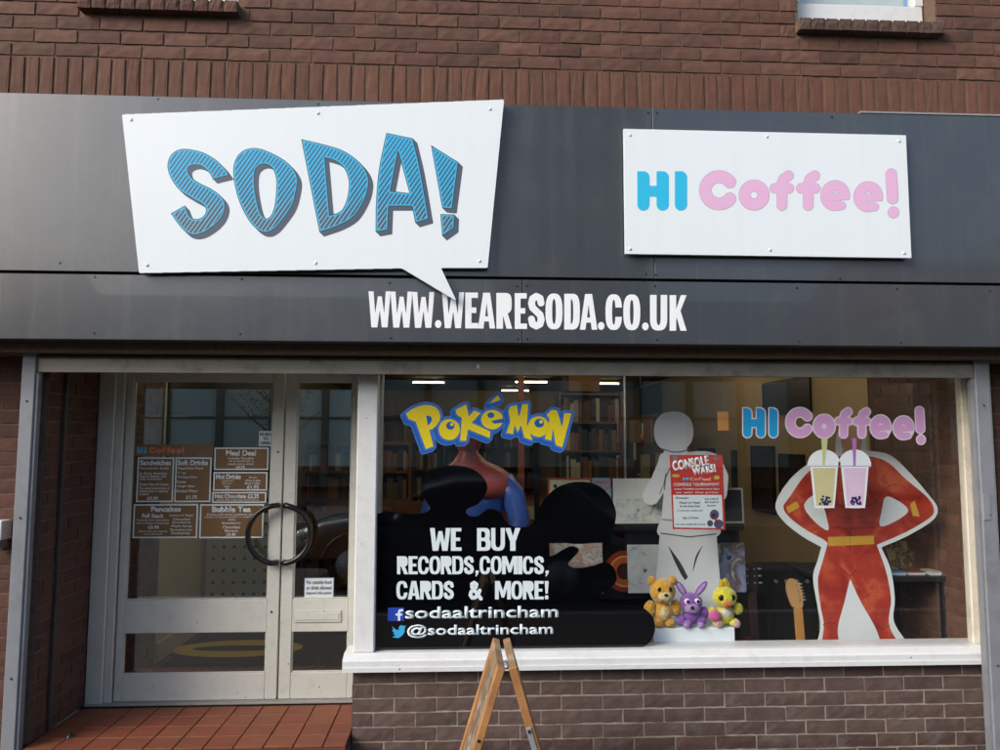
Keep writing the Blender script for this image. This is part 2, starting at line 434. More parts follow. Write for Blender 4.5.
def text_sheet(s, width, height, bold=0.0, thick=.0006, align='CENTER', spacing=1.0):
    """lettering in the built-in face as a thin solid mesh in the XZ plane, fitted to width x height (0 = free)"""
    cu = bpy.data.curves.new('t', 'FONT'); cu.body = s; cu.align_x = 'LEFT'; cu.size = 1.0; cu.offset = bold
    cu.space_character = spacing; cu.resolution_u = 3; cu.fill_mode = 'FRONT'
    o = bpy.data.objects.new('t', cu); COL.objects.link(o)
    dg = bpy.context.evaluated_depsgraph_get(); me = bpy.data.meshes.new_from_object(o.evaluated_get(dg))
    bpy.data.objects.remove(o); bpy.data.curves.remove(cu)
    if not me.vertices: return me
    co = np.empty(len(me.vertices) * 3); me.vertices.foreach_get('co', co); co = co.reshape(-1, 3)
    mn, mx = co.min(0), co.max(0); d = mx - mn
    sy = height / d[1] if height else None; sx = width / d[0] if width else sy
    sy = sy or sx
    X = (co[:, 0] - mn[0]) * sx; Z = (co[:, 1] - (mn[1] if height else 0)) * sy
    W_ = d[0] * sx
    if align == 'CENTER': X -= W_ / 2
    new = np.stack([X, np.zeros_like(X), Z], 1); me.vertices.foreach_set('co', new.ravel()); me.update()
    me.materials.clear()
    bm = bmesh.new(); bm.from_mesh(me)
    for f in bm.faces:
        if f.normal.y > 0: f.normal_flip()
    r = bmesh.ops.extrude_face_region(bm, geom=bm.faces[:])
    bmesh.ops.translate(bm, verts=[v for v in r['geom'] if isinstance(v, bmesh.types.BMVert)], vec=(0, -thick, 0))
    bm.normal_update(); bm.to_mesh(me); bm.free()
    return me
def txt(name, s, x0, y0, x1, y1, Y, m, parent, bold=0.0, fit=True, thick=.0006):
    """lettering filling the photo-plane box (x0,y0)-(x1,y1) on plane Y"""
    a, b, c, d = RECT(x0, y0, x1, y1, Y)
    me = text_sheet(s, b - a if fit else 0, d - c, bold, thick)
    return obj(name, me, m, parent, Vector(((a + b) / 2, Y, c)) - L0(parent))

# ------------------------------------------------------------ materials
brick_red = mat('brick_red_brown', '604236', .85, .26, 22, bump=.002, bscale=35, rnd=.22, hue=.005, dirt='33261f', dscale=3, damt=.7)
brick_sold = mat('brick_soldier', '634234', .85, .2, 22, bump=.002, bscale=40, rnd=.13, hue=.003, dirt='4a342c', dscale=5, damt=.4)
brick_low = mat('brick_plum', '574641', .85, .2, 22, bump=.0035, bscale=38, rnd=.16, hue=.01, dirt='8a7d76', dscale=6, damt=.3)
brick_base = mat('brick_base', '4e3b34', .85, .3, 14, bump=.004, bscale=40, rnd=.2, hue=.01, dirt='7a716b', dscale=6, damt=.5)
brick_dark = mat('brick_dark', '54372e', .85, .22, 22, bump=.003, bscale=28, rnd=.2, hue=.008, dirt='33241f', dscale=5, damt=.4)
mort_dark = mat('mortar_dark', '6b5748', .95, .25, 30, bump=.003, bscale=120)
mort_pale = mat('mortar_pale', '9c9186', .95, .2, 30, bump=.003, bscale=120)
mort_mid = mat('mortar_mid', '6a564b', .95, .25, 30, bump=.003, bscale=120)
fascia_m = mat('fascia_coating', '3c4045', .24, .06, 3, bump=.0004, bscale=3, spec=.9, coat=.45, dirt='55574f', dscale=3.5, damt=.35, streak=.05)
dark_in = mat('dark_void', '0c0c0d', .9, .1)
rail_m = mat('rail_coating', '81858c', .45, .06, 6, metal=.0, dirt='55575a', dscale=7, damt=.5, bump=.0005, bscale=30)
shut_m = mat('shutter_steel', '8f8a80', .5, .1, 5, metal=.25, dirt='45403a', dscale=9, damt=.6)
shut_d = mat('shutter_steel_dark', '4a4642', .55, .1, 5, metal=.25, dirt='2a2622', dscale=9, damt=.6)
white_pt = mat('white_gloss_paint', 'd9dcdd', .38, .02, 6, dirt='9a948a', dscale=14, damt=.25, chips='6f665a', chip_at=.735, bump=.0008, bscale=18)
door_pt = mat('grey_white_paint', 'c9cac2', .4, .03, 6, dirt='8b857b', dscale=12, damt=.3, chips='5d564c', chip_at=.735, bump=.0008, bscale=18)
cream_pt = mat('cream_paint', 'd9d3c4', .45, .05, 6, dirt='8b8270', dscale=11, damt=.55, chips='5d564c', chip_at=.72, bump=.001, bscale=18)
sign_w = mat('sign_white', 'e4edf2', .35, .015, 2, bump=.0003, bscale=3, streak=.035)
vin_w = mat('vinyl_white', 'eef2f6', .45, .01)
vin_glass_w = mat('vinyl_pale_blue', 'd6e4ea', .4, .02)
black_vin = mat('vinyl_black', '07080b', .04, .0, spec=.7)
pane_m = glass('window_glass', (.985, .995, .99), .008)
door_gl = glass('door_glass', (.93, .96, .94), .10)
screw_w = mat('screw_white', 'd8dce0', .4, .02)
screw_d = mat('screw_black', '0d0d0f', .5, .02)
black_pl = mat('black_plastic', '0e0e10', .3, .05)
tile_m = mat('quarry_tile', '774029', .6, .16, 12, bump=.0015, bscale=50, rnd=.10, hue=.006, dirt='5b4036', dscale=5, damt=.55)
grout_m = mat('grout', '5f3a2a', .95, .2, 40, bump=.002, bscale=90)
lob_tile = mat('lobby_tile', '2a282b', .45, .12, 12, rnd=.15)
wall_yel = mat('wall_ochre_paint', 'c4ab7c', .7, .06, 3, bump=.001, bscale=40)
wall_cre = mat('wall_cream_paint', 'c9bb98', .7, .05, 3)
floor_in = mat('shop_carpet', '2c2a2b', .9, .2, 60)
ceil_m = mat('ceiling_tile', '7d776c', .8, .05, 6)
wood_m = mat('pine_wood', 'a9794a', .5, .2, 8, bump=.0015, bscale=22, dirt='5f4126', dscale=7, damt=.5)
wood_w = mat('weathered_wood', '8c7355', .7, .25, 9, bump=.002, bscale=25, dirt='c9c2b5', dscale=9, damt=.6)
galv = mat('galvanised_strip', 'a9afb4', .4, .08, 20, metal=.5)
lead_m = mat('lead_flashing', '8f9194', .5, .15, 12)
asphalt = mat('asphalt', '2f2f31', .9, .2, 30, bump=.004, bscale=140)
slab_m = mat('paving_slab', '8d8780', .85, .12, 5, bump=.002, bscale=70, rnd=.1)

# ------------------------------------------------------------ ground
FLOOR, PAVE = 0.0, -0.24
g = box('ground', -400, 400, -420, 300, -0.75, -0.45, asphalt); struct(g)
road = box('road', -60, 60, -11.5, -3.75, -0.44, -0.37, asphalt); struct(road)
for nm, a, b in (('pavement', -3.6, -.17), ('pavement', -15.5, -11.65)):
    pv = box(nm, -60, 60, a, b, -0.44, PAVE - .006, mat('pavement_bed', '4b4845', .9, .2, 20)); struct(pv)
for nm, a, b in (('kerb', -3.75, -3.6), ('kerb', -11.65, -11.5)):
    kb = box(nm, -60, 60, a, b, -0.44, PAVE + .004, mat('kerb_stone', '8a8780', .8, .15, 9), bev=.02); struct(kb)
line = box('road_line', -60, 60, -4.25, -4.15, -.3696, -.3656, mat('yellow_road_paint', 'c9a52c', .7, .2, 12, dirt='3d3d3f', dscale=8, damt=.8)); struct(line)
# building base under the recess and shop
sb = box('shop_base', -3.6, 3.9, .21, 10.2, -.44, -.05, mat('concrete', '77726b', .9, .1)); struct(sb)

sb = box('entrance_step', -2.2, -.585, -.168, .209, -.44, -.05, mat('concrete', '77726b', .9, .1)); struct(sb)

# ------------------------------------------------------------ brickwork
def brick_variants(l, h, d, n=7, rough=.0012):
    out = []
    for k in range(n):
        nx, nz = 5, 2; vs, fs = [], []
        rg = random.Random(k * 91 + int(l * 1000) + int(h * 7000))
        for j in range(nz + 1):
            for i in range(nx + 1):
                u, v = i / nx, j / nz
                ed = (i in (0, nx)) or (j in (0, nz))
                x = (u - .5) * l + (rg.uniform(-.0015, .0015)); z = (v - .5) * h + rg.uniform(-.0015, .0015)
                y = rg.uniform(.0012, .003) if ed else rg.uniform(-rough, rough)
                vs.append((x, y, z))
        f = lambda i, j: j * (nx + 1) + i
        for j in range(nz):
            for i in range(nx):
                fs.append([f(i, j), f(i + 1, j), f(i + 1, j + 1), f(i, j + 1)])
        rim = [f(i, 0) for i in range(nx + 1)] + [f(nx, j) for j in range(1, nz + 1)] + [f(i, nz) for i in range(nx - 1, -1, -1)] + [f(0, j) for j in range(nz - 1, 0, -1)]
        b0 = len(vs)
        for r in rim: vs.append((vs[r][0], d, vs[r][2]))
        for a in range(len(rim)):
            b = (a + 1) % len(rim); fs.append([rim[a], b0 + a, b0 + b, rim[b]])
        out.append(mesh(vs, fs))
    return out
BR = brick_variants(.215, .065, .07)
BS = brick_variants(.062, .215, .07, 6, .0008)
def split(a, b, cuts):
    segs = [(a, b)]
    for c0, c1 in cuts:
        n = []
        for s0, s1 in segs:
            if c1 <= s0 or c0 >= s1: n.append((s0, s1)); continue
            if c0 - s0 > .02: n.append((s0, c0 - .005))
            if s1 - c1 > .02: n.append((c1 + .005, s1))
        segs = n
    return segs
def course(parent, u0, u1, z0, phase, m, cuts=(), seen=None, spare=None, variants=BR, pitch=.225, ln=.215, h=.065, yj=.002):
    """one course in the wall's own frame; bricks out of view go to the spare list"""
    n = math.floor((u0 - phase) / pitch); u = phase + n * pitch
    while u < u1:
        a, b = max(u, u0), min(u + ln, u1)
        if b - a > .02:
            for s0, s1 in split(a, b, cuts):
                me = random.choice(variants)
                loc = Vector(((s0 + s1) / 2, random.uniform(-yj, yj), z0 + h / 2 + random.uniform(-.0012, .0012)))
                sc = (s1 - s0) / ln
                if seen is not None and not seen(loc):
                    spare.append((me, loc, sc)); continue
                o = bpy.data.objects.new('brick', me if sc > .999 and me.materials and me.materials[0] == m else me)
                COL.objects.link(o); o.parent = parent; o.location = loc; o.scale = (sc, 1, 1)
                o.rotation_euler = (0, random.uniform(-.006, .006), 0) if ln > .1 else (0, random.uniform(-.012, .012), 0)
                if not me.materials: me.materials.append(None)
                o.material_slots[0].link = 'OBJECT'; o.material_slots[0].material = m
        u += pitch
def spare_mesh(parent, spare, m):
    if not spare: return
    vs, fs = [], []
    for me, loc, sc in spare:
        k = len(vs)
        for v in me.vertices: vs.append((v.co.x * sc + loc.x, v.co.y + loc.y, v.co.z + loc.z))
        for p in me.polygons: fs.append([i + k for i in p.vertices])
    o = obj('brickwork', mesh(vs, fs), m, parent); o['kind'] = 'stuff'

# upper storey wall
YU = -.24
up = thing('brick_wall', (0, YU, 2.0), 'red-brown brick wall above the dark shop fascia', 'wall')
OPEN = [(1.87, 2.67), (-2.03, -1.23)]
for a, b in ((-6.0, OPEN[1][0]), (OPEN[1][1], OPEN[0][0]), (OPEN[0][1], 6.5)):
    box('mortar', a, b, YU + .0075, YU + .24, 3.885, 5.6, mort_dark, up)
box('mortar', -6.0, 6.5, YU + .0077, YU + .2402, 2.0, 3.885, mort_dark, up)
for a, b in OPEN: box('mortar', a, b, YU + .0079, YU + .24, 5.0, 5.6, mort_dark, up)
def seen_up(loc):
    return -2.62 < loc.x < 3.2 and loc.z + 2.0 < 4.02
spare = []
course(up, -6.0, 6.5, 1.36, -1.949 + .005, brick_sold, variants=BS, pitch=.0745, ln=.062, h=.215, seen=seen_up, spare=spare)
for k in range(27):
    z0 = 1.585 + .075 * k; zw = z0 + 2
    cuts = []
    if 3.80 < zw < 5.0: cuts = [(a - .02, b + .03) if zw < 3.9 else (a, b) for a, b in OPEN]
    course(up, -6.0, 6.5, z0, -1.944 + (.1125 if k % 2 else 0), brick_red, cuts, seen_up, spare)
spare_mesh(up, spare, brick_red)
for i, (a, b) in enumerate(OPEN):
    wn = thing('upstairs_window', ((a + b) / 2, YU + .1, 3.9), ['white upstairs window above the pink lettered sign', 'dark-silled upstairs window above the speech bubble sign'][i], 'window')
    s0, s1 = a - .02, b + .02; n = 11; wdt = (s1 - s0) / n
    for k in range(n):
        me = random.choice(BS)
        o = bpy.data.objects.new('sill_brick', me); COL.objects.link(o); o.parent = wn
        o.location = Vector((s0 + (k + .5) * wdt, YU - .055 + random.uniform(-.001, .001), 3.858)) - wn.location; o.scale = (1.02, 1.9, .30)
        o.material_slots[0].link = 'OBJECT'; o.material_slots[0].material = brick_base if i == 0 else brick_dark
    box('sill_bed', s0 + .004, s1 - .004, YU - .045, YU + .12, 3.83, 3.886, mort_dark, wn)
    fm = white_pt
    box('bottom_rail', a + .01, b - .01, YU + .10, YU + .17, 3.888, 4.07, fm, wn, .006)
    box('stile', a + .002, a + .06, YU + .102, YU + .168, 4.07, 4.97, fm, wn, .006)
    box('stile', b - .06, b - .002, YU + .102, YU + .168, 4.07, 4.97, fm, wn, .006)
    box('top_rail', a + .002, b - .002, YU + .102, YU + .168, 4.97, 4.999, fm, wn, .006)
    box('pane', a + .06, b - .06, YU + .13, YU + .136, 4.07, 4.97, pane_m, wn)
    box('blind', a + .061, b - .061, YU + .20, YU + .21, 3.9, 4.99, mat('net_curtain', 'c5d2d6', .9, .06), wn)

# wall under the display window
lo = thing('brick_wall', (0, 0, PAVE), 'plum-brown brick wall with pale joints under the display window', 'wall')
box('mortar', -.572, 3.06, .006, .20, PAVE - .1, .329, mort_pale, lo)
ph = P(744.5, 687, 0).x + .005
for k in range(-3, 5):
    z0 = -.045 + .075 * k
    course(lo, -.580, 3.05, z0 - PAVE, ph + (.1125 if k % 2 == 0 else 0) + (.06 if k < 0 else 0), brick_base if k < 0 else brick_low)

# left side wall of the entrance recess, its lobby continuation, right inner wall, outer piers
def side_wall(x, y0, y1, z0, z1, face, label, m, mm, name='brick_wall', thick=.1, seen=None):
    e = thing(name, (x, y0 if face > 0 else y1, z0), label, 'wall', rot=(0, 0, rad(90) * face))
    u1 = y1 - y0
    bmx = bx_bm(0, u1, .006, thick, 0, z1 - z0); obj('mortar', bm_mesh(bmx), mm, e)
    k = 0; z = .004
    while z + .06 < z1 - z0:
        course(e, .002, u1 - .002, z, .05 + (.1125 if k % 2 else 0), m); z += .075; k += 1
    return e
XL = -2.20
side_wall(XL, -.07, .50, 0.0, 2.02, 1, 'dark brick side wall of the entrance recess left of the door', brick_dark, mort_mid, thick=.09)
def front_pier(x0, x1, y, label):
    e = thing('brick_pier', ((x0 + x1) / 2, y, PAVE), label, 'pier')
    hw = (x1 - x0) / 2
    obj('mortar', bm_mesh(bx_bm(-hw, hw, .006, .3, 0, 2.35)), mort_mid, e)
    sp = []; cx_ = (x0 + x1) / 2
    near = lambda l: (cx_ + l.x) > -2.85 and (cx_ + l.x) < 3.65
    for k in range(30): course(e, -hw, hw, .004 + .075 * k, (hw if x0 < 0 else -hw) + .03 + (.1125 if k % 2 else 0), brick_dark, (), near, sp)
    spare_mesh(e, sp, brick_dark)
front_pier(-6.0, -2.300, .02, 'dark brick pier left of the left shutter rail')
front_pier(3.07, 6.5, .02, 'dark brick pier right of the right shutter rail')
# steel angle strip running up the front of the recess wall
box('corner_strip', XL + .002, XL + .016, .075, .10, .0, 2.0, shut_d, None)
tag(bpy.data.objects['corner_strip'], 'thin dark metal strip up the recess side wall beside the left rail', 'strip')

# ------------------------------------------------------------ fascia
YF = -.36
fa = thing('shop_fascia', (0, YF, 2.05), 'dark grey coated metal fascia with two rows of panels behind the signs', 'fascia')
ZB, ZG0, ZG1, ZT = 2.05, 2.381, 2.395, 3.317
seam_u, seam_l = P(653, 190, YF).x, P(522, 310, YF).x
for x0, x1, z0, z1 in ((-6.0, seam_u, ZG1, ZT), (seam_u + .003, 6.5, ZG1, ZT), (-6.0, seam_l, ZB, ZG0), (seam_l + .003, 6.5, ZB, ZG0)):
    box('panel', x0, x1, YF, YF + .03, z0, z1, fascia_m, fa, .002)
box('backing', -5.99, 6.49, YF + .034, YF + .115, ZB + .02, ZT - .004, dark_in, fa)
box('soffit', -5.99, 6.49, YF + .034, YU + .3, ZB + .002, ZB + .018, shut_d, fa)
box('soffit_box', -5.99, 6.49, YU - .005, .28, ZB + .0185, ZB + .06, dark_in, fa)
box('flashing', P(860, 115, YF).x, 6.5, YF - .004, YF + .118, ZT + .001, ZT + .012, lead_m, fa, .002)
sm = disc_x(.006, .003, 8)
scr = [(158, 99), (318, 104), (648, 113), (657, 113), (832, 117), (646, 274), (656, 275), (840, 279), (60, 263),
       (95, 277), (242, 279), (390, 283), (517, 286), (527, 286), (655, 286), (797, 288), (897, 289), (990, 291),
       (94, 333), (240, 334), (391, 338), (518, 339), (527, 339), (657, 340), (799, 342), (901, 343)]
for x, y in scr:
    p = P(x, y, YF); obj('screw', sm, screw_d, fa, p - fa.location)
drips = [(370, 97), (389, 98), (402, 98), (443, 100), (449, 100)]

# ------------------------------------------------------------ roller shutter and guide rails
sh = thing('roller_shutter', (.3, -.11, 1.905), 'rolled-up grey metal shutter with bottom bar under the fascia', 'shutter')
x0, x1 = -2.226, 2.844
obj('bottom_bar', prism_x([(-.145, 1.905), (-.10, 1.905), (-.10, 1.99), (-.137, 1.99), (-.145, 1.975)], x0, x1), shut_m, sh, -sh.location)
for k in range(3):
    z = 1.993 + k * .028
    pr = [(-.118, z), (-.10, z), (-.10, z + .025), (-.118, z + .025), (-.128, z + .019), (-.130, z + .0125), (-.128, z + .006)]
    obj('slat', prism_x(pr, x0, x1), shut_d, sh, -sh.location)
box('lock_slot', P(478, 368, -.146).x - .006, P(478, 368, -.146).x + .006, -.149, -.1455, 1.938, 1.958, white_pt, sh)
for i, (a, b) in enumerate(((-2.297, -2.227), (2.845, 2.927))):
    r = thing('shutter_rail', ((a + b) / 2, -.12, PAVE), ['grey metal shutter guide rail left of the door recess', 'grey metal shutter guide rail right of the display window'][i], 'rail')
    box('channel', a, b, -.16, -.085, PAVE, 2.048, rail_m, r, .004)
    inn = b if i == 0 else a
    box('lip', min(inn, inn + (.012 if i == 0 else -.012)), max(inn, inn + (.012 if i == 0 else -.012)), -.15, -.147 + .02, PAVE, 1.9, rail_m, r)
    for z in (.35, 1.15, 1.75):
        obj('bolt', disc_x(.007, .004, 8), shut_d, r, Vector(((a + b) / 2, -.16, z)) - r.location)
    if i == 1:
        q = RECT(983, 494, 990, 520, -.161); box('lock_plate', q[0], q[1], -.164, -.1602, q[2], q[3], galv, r, .001)
ab = P(2, 533, -.1)
al = thing('wall_box', (ab.x - .02, .012, ab.z - .07), 'small white electrical box on the pier at the left edge', 'box')
bxz = P(3, 533, 0)
box('casing', bxz.x - .07, bxz.x + .035, -.075, .018, bxz.z - .03, bxz.z + .07, white_pt, al, .004)
box('conduit', bxz.x - .03, bxz.x + .02, -.06, .018, bxz.z - .075, bxz.z - .0305, galv, al, .002)

# ------------------------------------------------------------ recess floor tiles
ef = box('entrance_floor', XL, -.583, -.168, .56, -.049, -.012, grout_m); struct(ef)
tb = [bm_mesh(bx_bm(-.0725, .0725, -.0725, .0725, 0, .012, .0025)) for _ in range(2)]
t0 = G(242, 720, 0)
nx0 = -2.197
for i in range(11):
    for j in range(5):
        xa, xb = nx0 + i * .150, nx0 + i * .150 + .145
        if xb > -.583: xb = -.585
        if xb - xa < .02: continue
        y = -.09 + j * .150
        if y + .0725 > .56: continue
        o = obj('tile', tb[(i + j) % 2], tile_m, ef, Vector(((xa + xb) / 2, y, -.012 + random.uniform(-.0012, .0008))) - Vector(ef.location))
        o.scale = ((xb - xa) / .145, 1, 1); o.rotation_euler = (random.uniform(-.006, .006), random.uniform(-.006, .006), 0)
c = G(70, 737, 0)
dt = thing('door_stop', (c.x, c.y, 0), 'small black rubber stub on the tiles left of the door', 'door stop')
bm = bmesh.new(); bmesh.ops.create_cone(bm, cap_ends=True, segments=14, radius1=.022, radius2=.016, depth=.012, matrix=Matrix.Translation((0, 0, .006)))
obj('base', bm_mesh(bm), black_pl, dt); obj('stub', bm_mesh(ball((0, 0, .016), .014, .014, .009)), black_pl, dt)

# ------------------------------------------------------------ display window
wd = thing('display_window', (1.2, .05, .33), 'large white-framed shop display window covered in stickers', 'window')
obj('sill', prism_x([(-.06, .33), (.16, .33), (.16, .412), (.0, .412), (-.052, .392), (-.06, .384)], -.625, 2.985), white_pt, wd, -wd.location)
obj('drip_edge', prism_x([(-.066, .329), (-.0602, .329), (-.0602, .352), (-.066, .352)], -.622, 2.983), white_pt, wd, -wd.location)
box('left_post', -.578, -.466, .0, .10, .4125, 2.04, white_pt, wd, .006)
box('right_post', 2.93, 3.06, .012, .11, .4125, 2.04, cream_pt, wd, .006)
box('right_bead', 2.893, 2.9295, .035, .09, .4125, 2.04, cream_pt, wd, .004)
box('head', -.4655, 2.8925, .0, .10, 1.965, 2.04, white_pt, wd, .004)
box('pane', -.4655, 2.8925, .05, .056, .4125, 1.9645, pane_m, wd)
# return panel between recess and display
box('return_panel', -.574, -.50, .1005, .47, .332, 2.04, white_pt, wd, .003)
box('inner_post', -.4995, -.455, .102, .135, .4125, 2.04, cream_pt, wd, .003)
for k in range(5):
    box('panel_board', -.4995, -.482, .16 + k * .062, .214 + k * .062, .4125, 2.03, cream_pt, wd, .004)
YG = .0495   # front of the glass

# ------------------------------------------------------------ doors
YD = .5
def X_(px, py, Y=YD): return P(px, py, Y).x
fr = thing('door_frame', (-1.37, YD, 0), 'off-white painted door frame at the back of the recess', 'door frame')
box('jamb', -2.196, X_(104, 690), YD - .03, YD + .07, 0, 2.04, door_pt, fr, .005)
box('jamb_stop', X_(104, 690) + .001, X_(112, 690), YD - .012, YD + .07, 0, 2.04, door_pt, fr, .004)
box('jamb', -.575, -.51, YD - .028, YD + .07, 0, 2.04, door_pt, fr, .005)
box('head', X_(112, 690), -.576, YD - .02, YD + .07, 1.975, 2.04, door_pt, fr, .004)
box('threshold', -2.19, -.576, YD - .05, YD + .09, .0005, .012, mat('threshold', '8b8a86', .6, .15, 20), fr, .003)
LX0, LX1 = X_(113.5, 690), X_(276.6, 690)
RX0, RX1 = X_(278.2, 690), -.58
def leaf(x0, x1, gx0, gx1, label, ltr):
    d = thing('door', ((x0 + x1) / 2, YD, .013), label, 'door')
    zt = 1.972
    z = lambda py, px=200: P(px, py, YD).z
    zg = [.125, z(674), z(633), z(600), z(382)]
    a, b = YD, YD + .045
    box('stile', x0, gx0, a, b, .013, zt, door_pt, d, .004)
    box('stile', gx1, x1, a, b, .013, zt, door_pt, d, .004)
    for z0, z1 in ((.013, zg[1]), (zg[2], zg[3]), (zg[4], zt)):
        box('rail', gx0 + .0005, gx1 - .0005, a + .001, b - .001, z0, z1, door_pt, d, .003)
    for z0, z1 in ((zg[1], zg[2]), (zg[3], zg[4])):
        box('pane', gx0 + .0005, gx1 - .0005, a + .019, a + .025, z0 + .0005, z1 - .0005, door_gl, d)
        bt = .008
        for q in ((gx0 + .0006, gx0 + bt, z0 + .0006, z1 - .0006), (gx1 - bt, gx1 - .0006, z0 + .0006, z1 - .0006)):
            box('bead', q[0], q[1], a + .008, a + .0185, q[2], q[3], door_pt, d, .002)
        box('bead', gx0 + bt, gx1 - bt, a + .008, a + .0185, z0 + .0006, z0 + bt, door_pt, d, .002)
    return d, zg
ld, zg = leaf(LX0, LX1, X_(129, 500) , X_(270, 500), 'wide white glazed door leaf with brown menu stickers', 0)
rd, _ = leaf(RX0, RX1, X_(295, 500), X_(350.5, 500), 'narrow white glazed door leaf with letter plate', 1)
q = RECT(295, 610, 341, 622, YD)
box('letter_plate', q[0], q[1], YD - .008, YD - .0002, q[2], q[3], door_pt, rd, .002)
box('letter_flap', q[0] + .012, q[1] - .012, YD - .012, YD - .0085, q[2] + .014, q[3] - .014, door_pt, rd, .002)
kp = P(271.5, 612, YD); obj('keyhole', disc_x(.008, .004, 10), shut_d, ld, kp - ld.location)
kp = P(279.5, 452, YD); obj('lock', disc_x(.007, .004, 10), shut_d, ld, Vector((LX1 - .03, YD, kp.z)) - ld.location)
for d, s, cx in ((ld, -1, 280.0), (rd, 1, 282.5)):
    c = P(cx, 534.5, YD - .06); c.x = (LX1 - .002) if s < 0 else (RX0 + .002); Rr = .172
    pts = [(c.x + s * .018, YD - .001, c.z + Rr * .99)]
    pts += [(c.x + s * .018 , YD - .05, c.z + Rr * .99)] + [(c.x + s * (abs(Rr * math.sin(a)) + .006), YD - .058, c.z + Rr * math.cos(a)) for a in [math.pi * (.06 + .88 * k / 26) for k in range(27)]] + [(c.x + s * .018, YD - .05, c.z - Rr * .99), (c.x + s * .018, YD - .001, c.z - Rr * .99)]
    obj('ring_handle', tube([Vector(p) - d.location for p in pts], .0165, 12), black_pl, d)

# ------------------------------------------------------------ fascia signs
ink = mat('print_slate', '4d5868', .4, .02); ink_d = mat('print_navy', '1d3346', .4, .02)
cyan = mat('print_cyan', '3db4de', .4, .02); sign_pink = mat('print_pink', 'e3b6da', .4, .01); sign_blue = mat('print_sky_blue', '2ebbe6', .4, .01)
grey_ln = mat('print_grey_line', '9a93a6', .4, .01)
def hatch_mat():
    m = bpy.data.materials.new('print_hatching'); t, N, L = nodes_of(m)
    out = N('OutputMaterial'); b = N('BsdfPrincipled'); b.inputs['Roughness'].default_value = .4; L(b.outputs[0], out.inputs[0])
    g = N('NewGeometry'); sx = N('SeparateXYZ'); L(g.outputs['Position'], sx.inputs[0])
    a = N('Math', operation='MULTIPLY'); L(sx.outputs[0], a.inputs[0]); a.inputs[1].default_value = 1.55
    s = N('Math', operation='SUBTRACT'); L(a.outputs[0], s.inputs[0]); L(sx.outputs[2], s.inputs[1])
    k = N('Math', operation='MULTIPLY'); L(s.outputs[0], k.inputs[0]); k.inputs[1].default_value = 2 * math.pi / .0335
    sn = N('Math', operation='SINE'); L(k.outputs[0], sn.inputs[0])
    # printed fade: stripes get wider towards the foot of the word
    z = N('MapRange'); L(sx.outputs[2], z.inputs[0])
    z.inputs[1].default_value = 2.6; z.inputs[2].default_value = 3.2; z.inputs[3].default_value = .45; z.inputs[4].default_value = -.35
    ad = N('Math', operation='ADD'); L(sn.outputs[0], ad.inputs[0]); L(z.outputs[0], ad.inputs[1])
    gt = N('Math', operation='GREATER_THAN'); L(ad.outputs[0], gt.inputs[0]); gt.inputs[1].default_value = .1
    cr = N('ValToRGB'); zz = N('MapRange'); L(sx.outputs[2], zz.inputs[0]); zz.inputs[1].default_value = 2.55; zz.inputs[2].default_value = 3.15
    L(zz.outputs[0], cr.inputs[0])
    cr.color_ramp.elements[0].color = lin('8fa0a8'); cr.color_ramp.elements[1].color = lin('3bb2e0'); cr.color_ramp.elements[1].position = .4
    c2 = N('ValToRGB'); L(zz.outputs[0], c2.inputs[0])
    c2.color_ramp.elements[0].color = lin('43505c'); c2.color_ramp.elements[1].color = lin('1d6a94')
    mx = N('MixRGB'); L(gt.outputs[0], mx.inputs[0]); L(cr.outputs[0], mx.inputs[1]); L(c2.outputs[0], mx.inputs[2])
    L(mx.outputs[0], b.inputs['Base Color']); return m
hatch = hatch_mat()
YS = -.405
ss = thing('speech_bubble_sign', P(320, 270, YS), 'white speech-bubble board with big blue comic lettering on the fascia', 'sign')
bub = [(122, 114.5), (504, 99.5), (487.5, 268), (441, 268), (456.5, 301), (402, 268.2), (139, 273)]
flat('board', raster([('+p', bub)], .35), YS, .02, sign_w, ss, tol=.3)
def spacer(parent, pts, y0, y1):
    for x, y in pts:
        p = P(x, y, y0); me = disc_x(.012, y1 - y0, 8)
        obj('spacer', me, dark_in, parent, Vector((p.x, y1, p.z)) - parent.location)
spacer(ss, [(160, 130), (480, 118), (160, 255), (320, 255), (470, 250), (320, 122)], YS + .021, YF - .001)
dome = bm_mesh(ball((0, 0, 0), .009, .004, .009, 2), True)
for x, y in ((131, 119.5), (318, 113), (490, 109), (147, 265), (315.5, 263), (479.5, 261)):
    obj('screw', dome, screw_w, ss, P(x, y, YS - .001) - ss.location)
def cr1(pts, ox): return [((p[0] / 5.5556 + ox, p[1] / 5.5556 + 110) + tuple(p[2:])) for p in pts]
S_ = [(240, 216), (300, 222), (360, 240), (420, 275), (462, 315), (497, 362, 1), (405, 385, 1), (385, 350), (345, 314), (300, 305), (266, 325), (280, 368), (330, 405), (400, 440), (453, 482), (473, 530), (457, 590), (415, 640), (345, 685), (282, 692), (230, 655), (170, 575, 1), (250, 530, 1), (275, 588), (310, 606), (350, 592), (367, 558), (350, 525), (290, 490), (220, 445), (175, 385), (153, 320), (163, 265), (195, 230)]
O_o = [(620, 212), (690, 222), (780, 265), (842, 315), (874, 375), (870, 440), (845, 530), (790, 612), (740, 665), (690, 681), (640, 655), (590, 590), (545, 490), (519, 370), (525, 290), (560, 235)]
O_i = [(690, 300), (735, 325), (757, 390), (752, 500), (735, 572), (705, 602), (668, 570), (645, 480), (635, 390), (645, 325)]
D_o = [(7, 162, 1), (120, 188), (240, 226), (330, 290), (376, 360), (380, 425), (355, 505), (300, 590), (220, 640), (108, 680, 1)]
D_i = [(138, 265, 1), (200, 285), (250, 332), (271, 400), (262, 490), (228, 560), (165, 585, 1)]
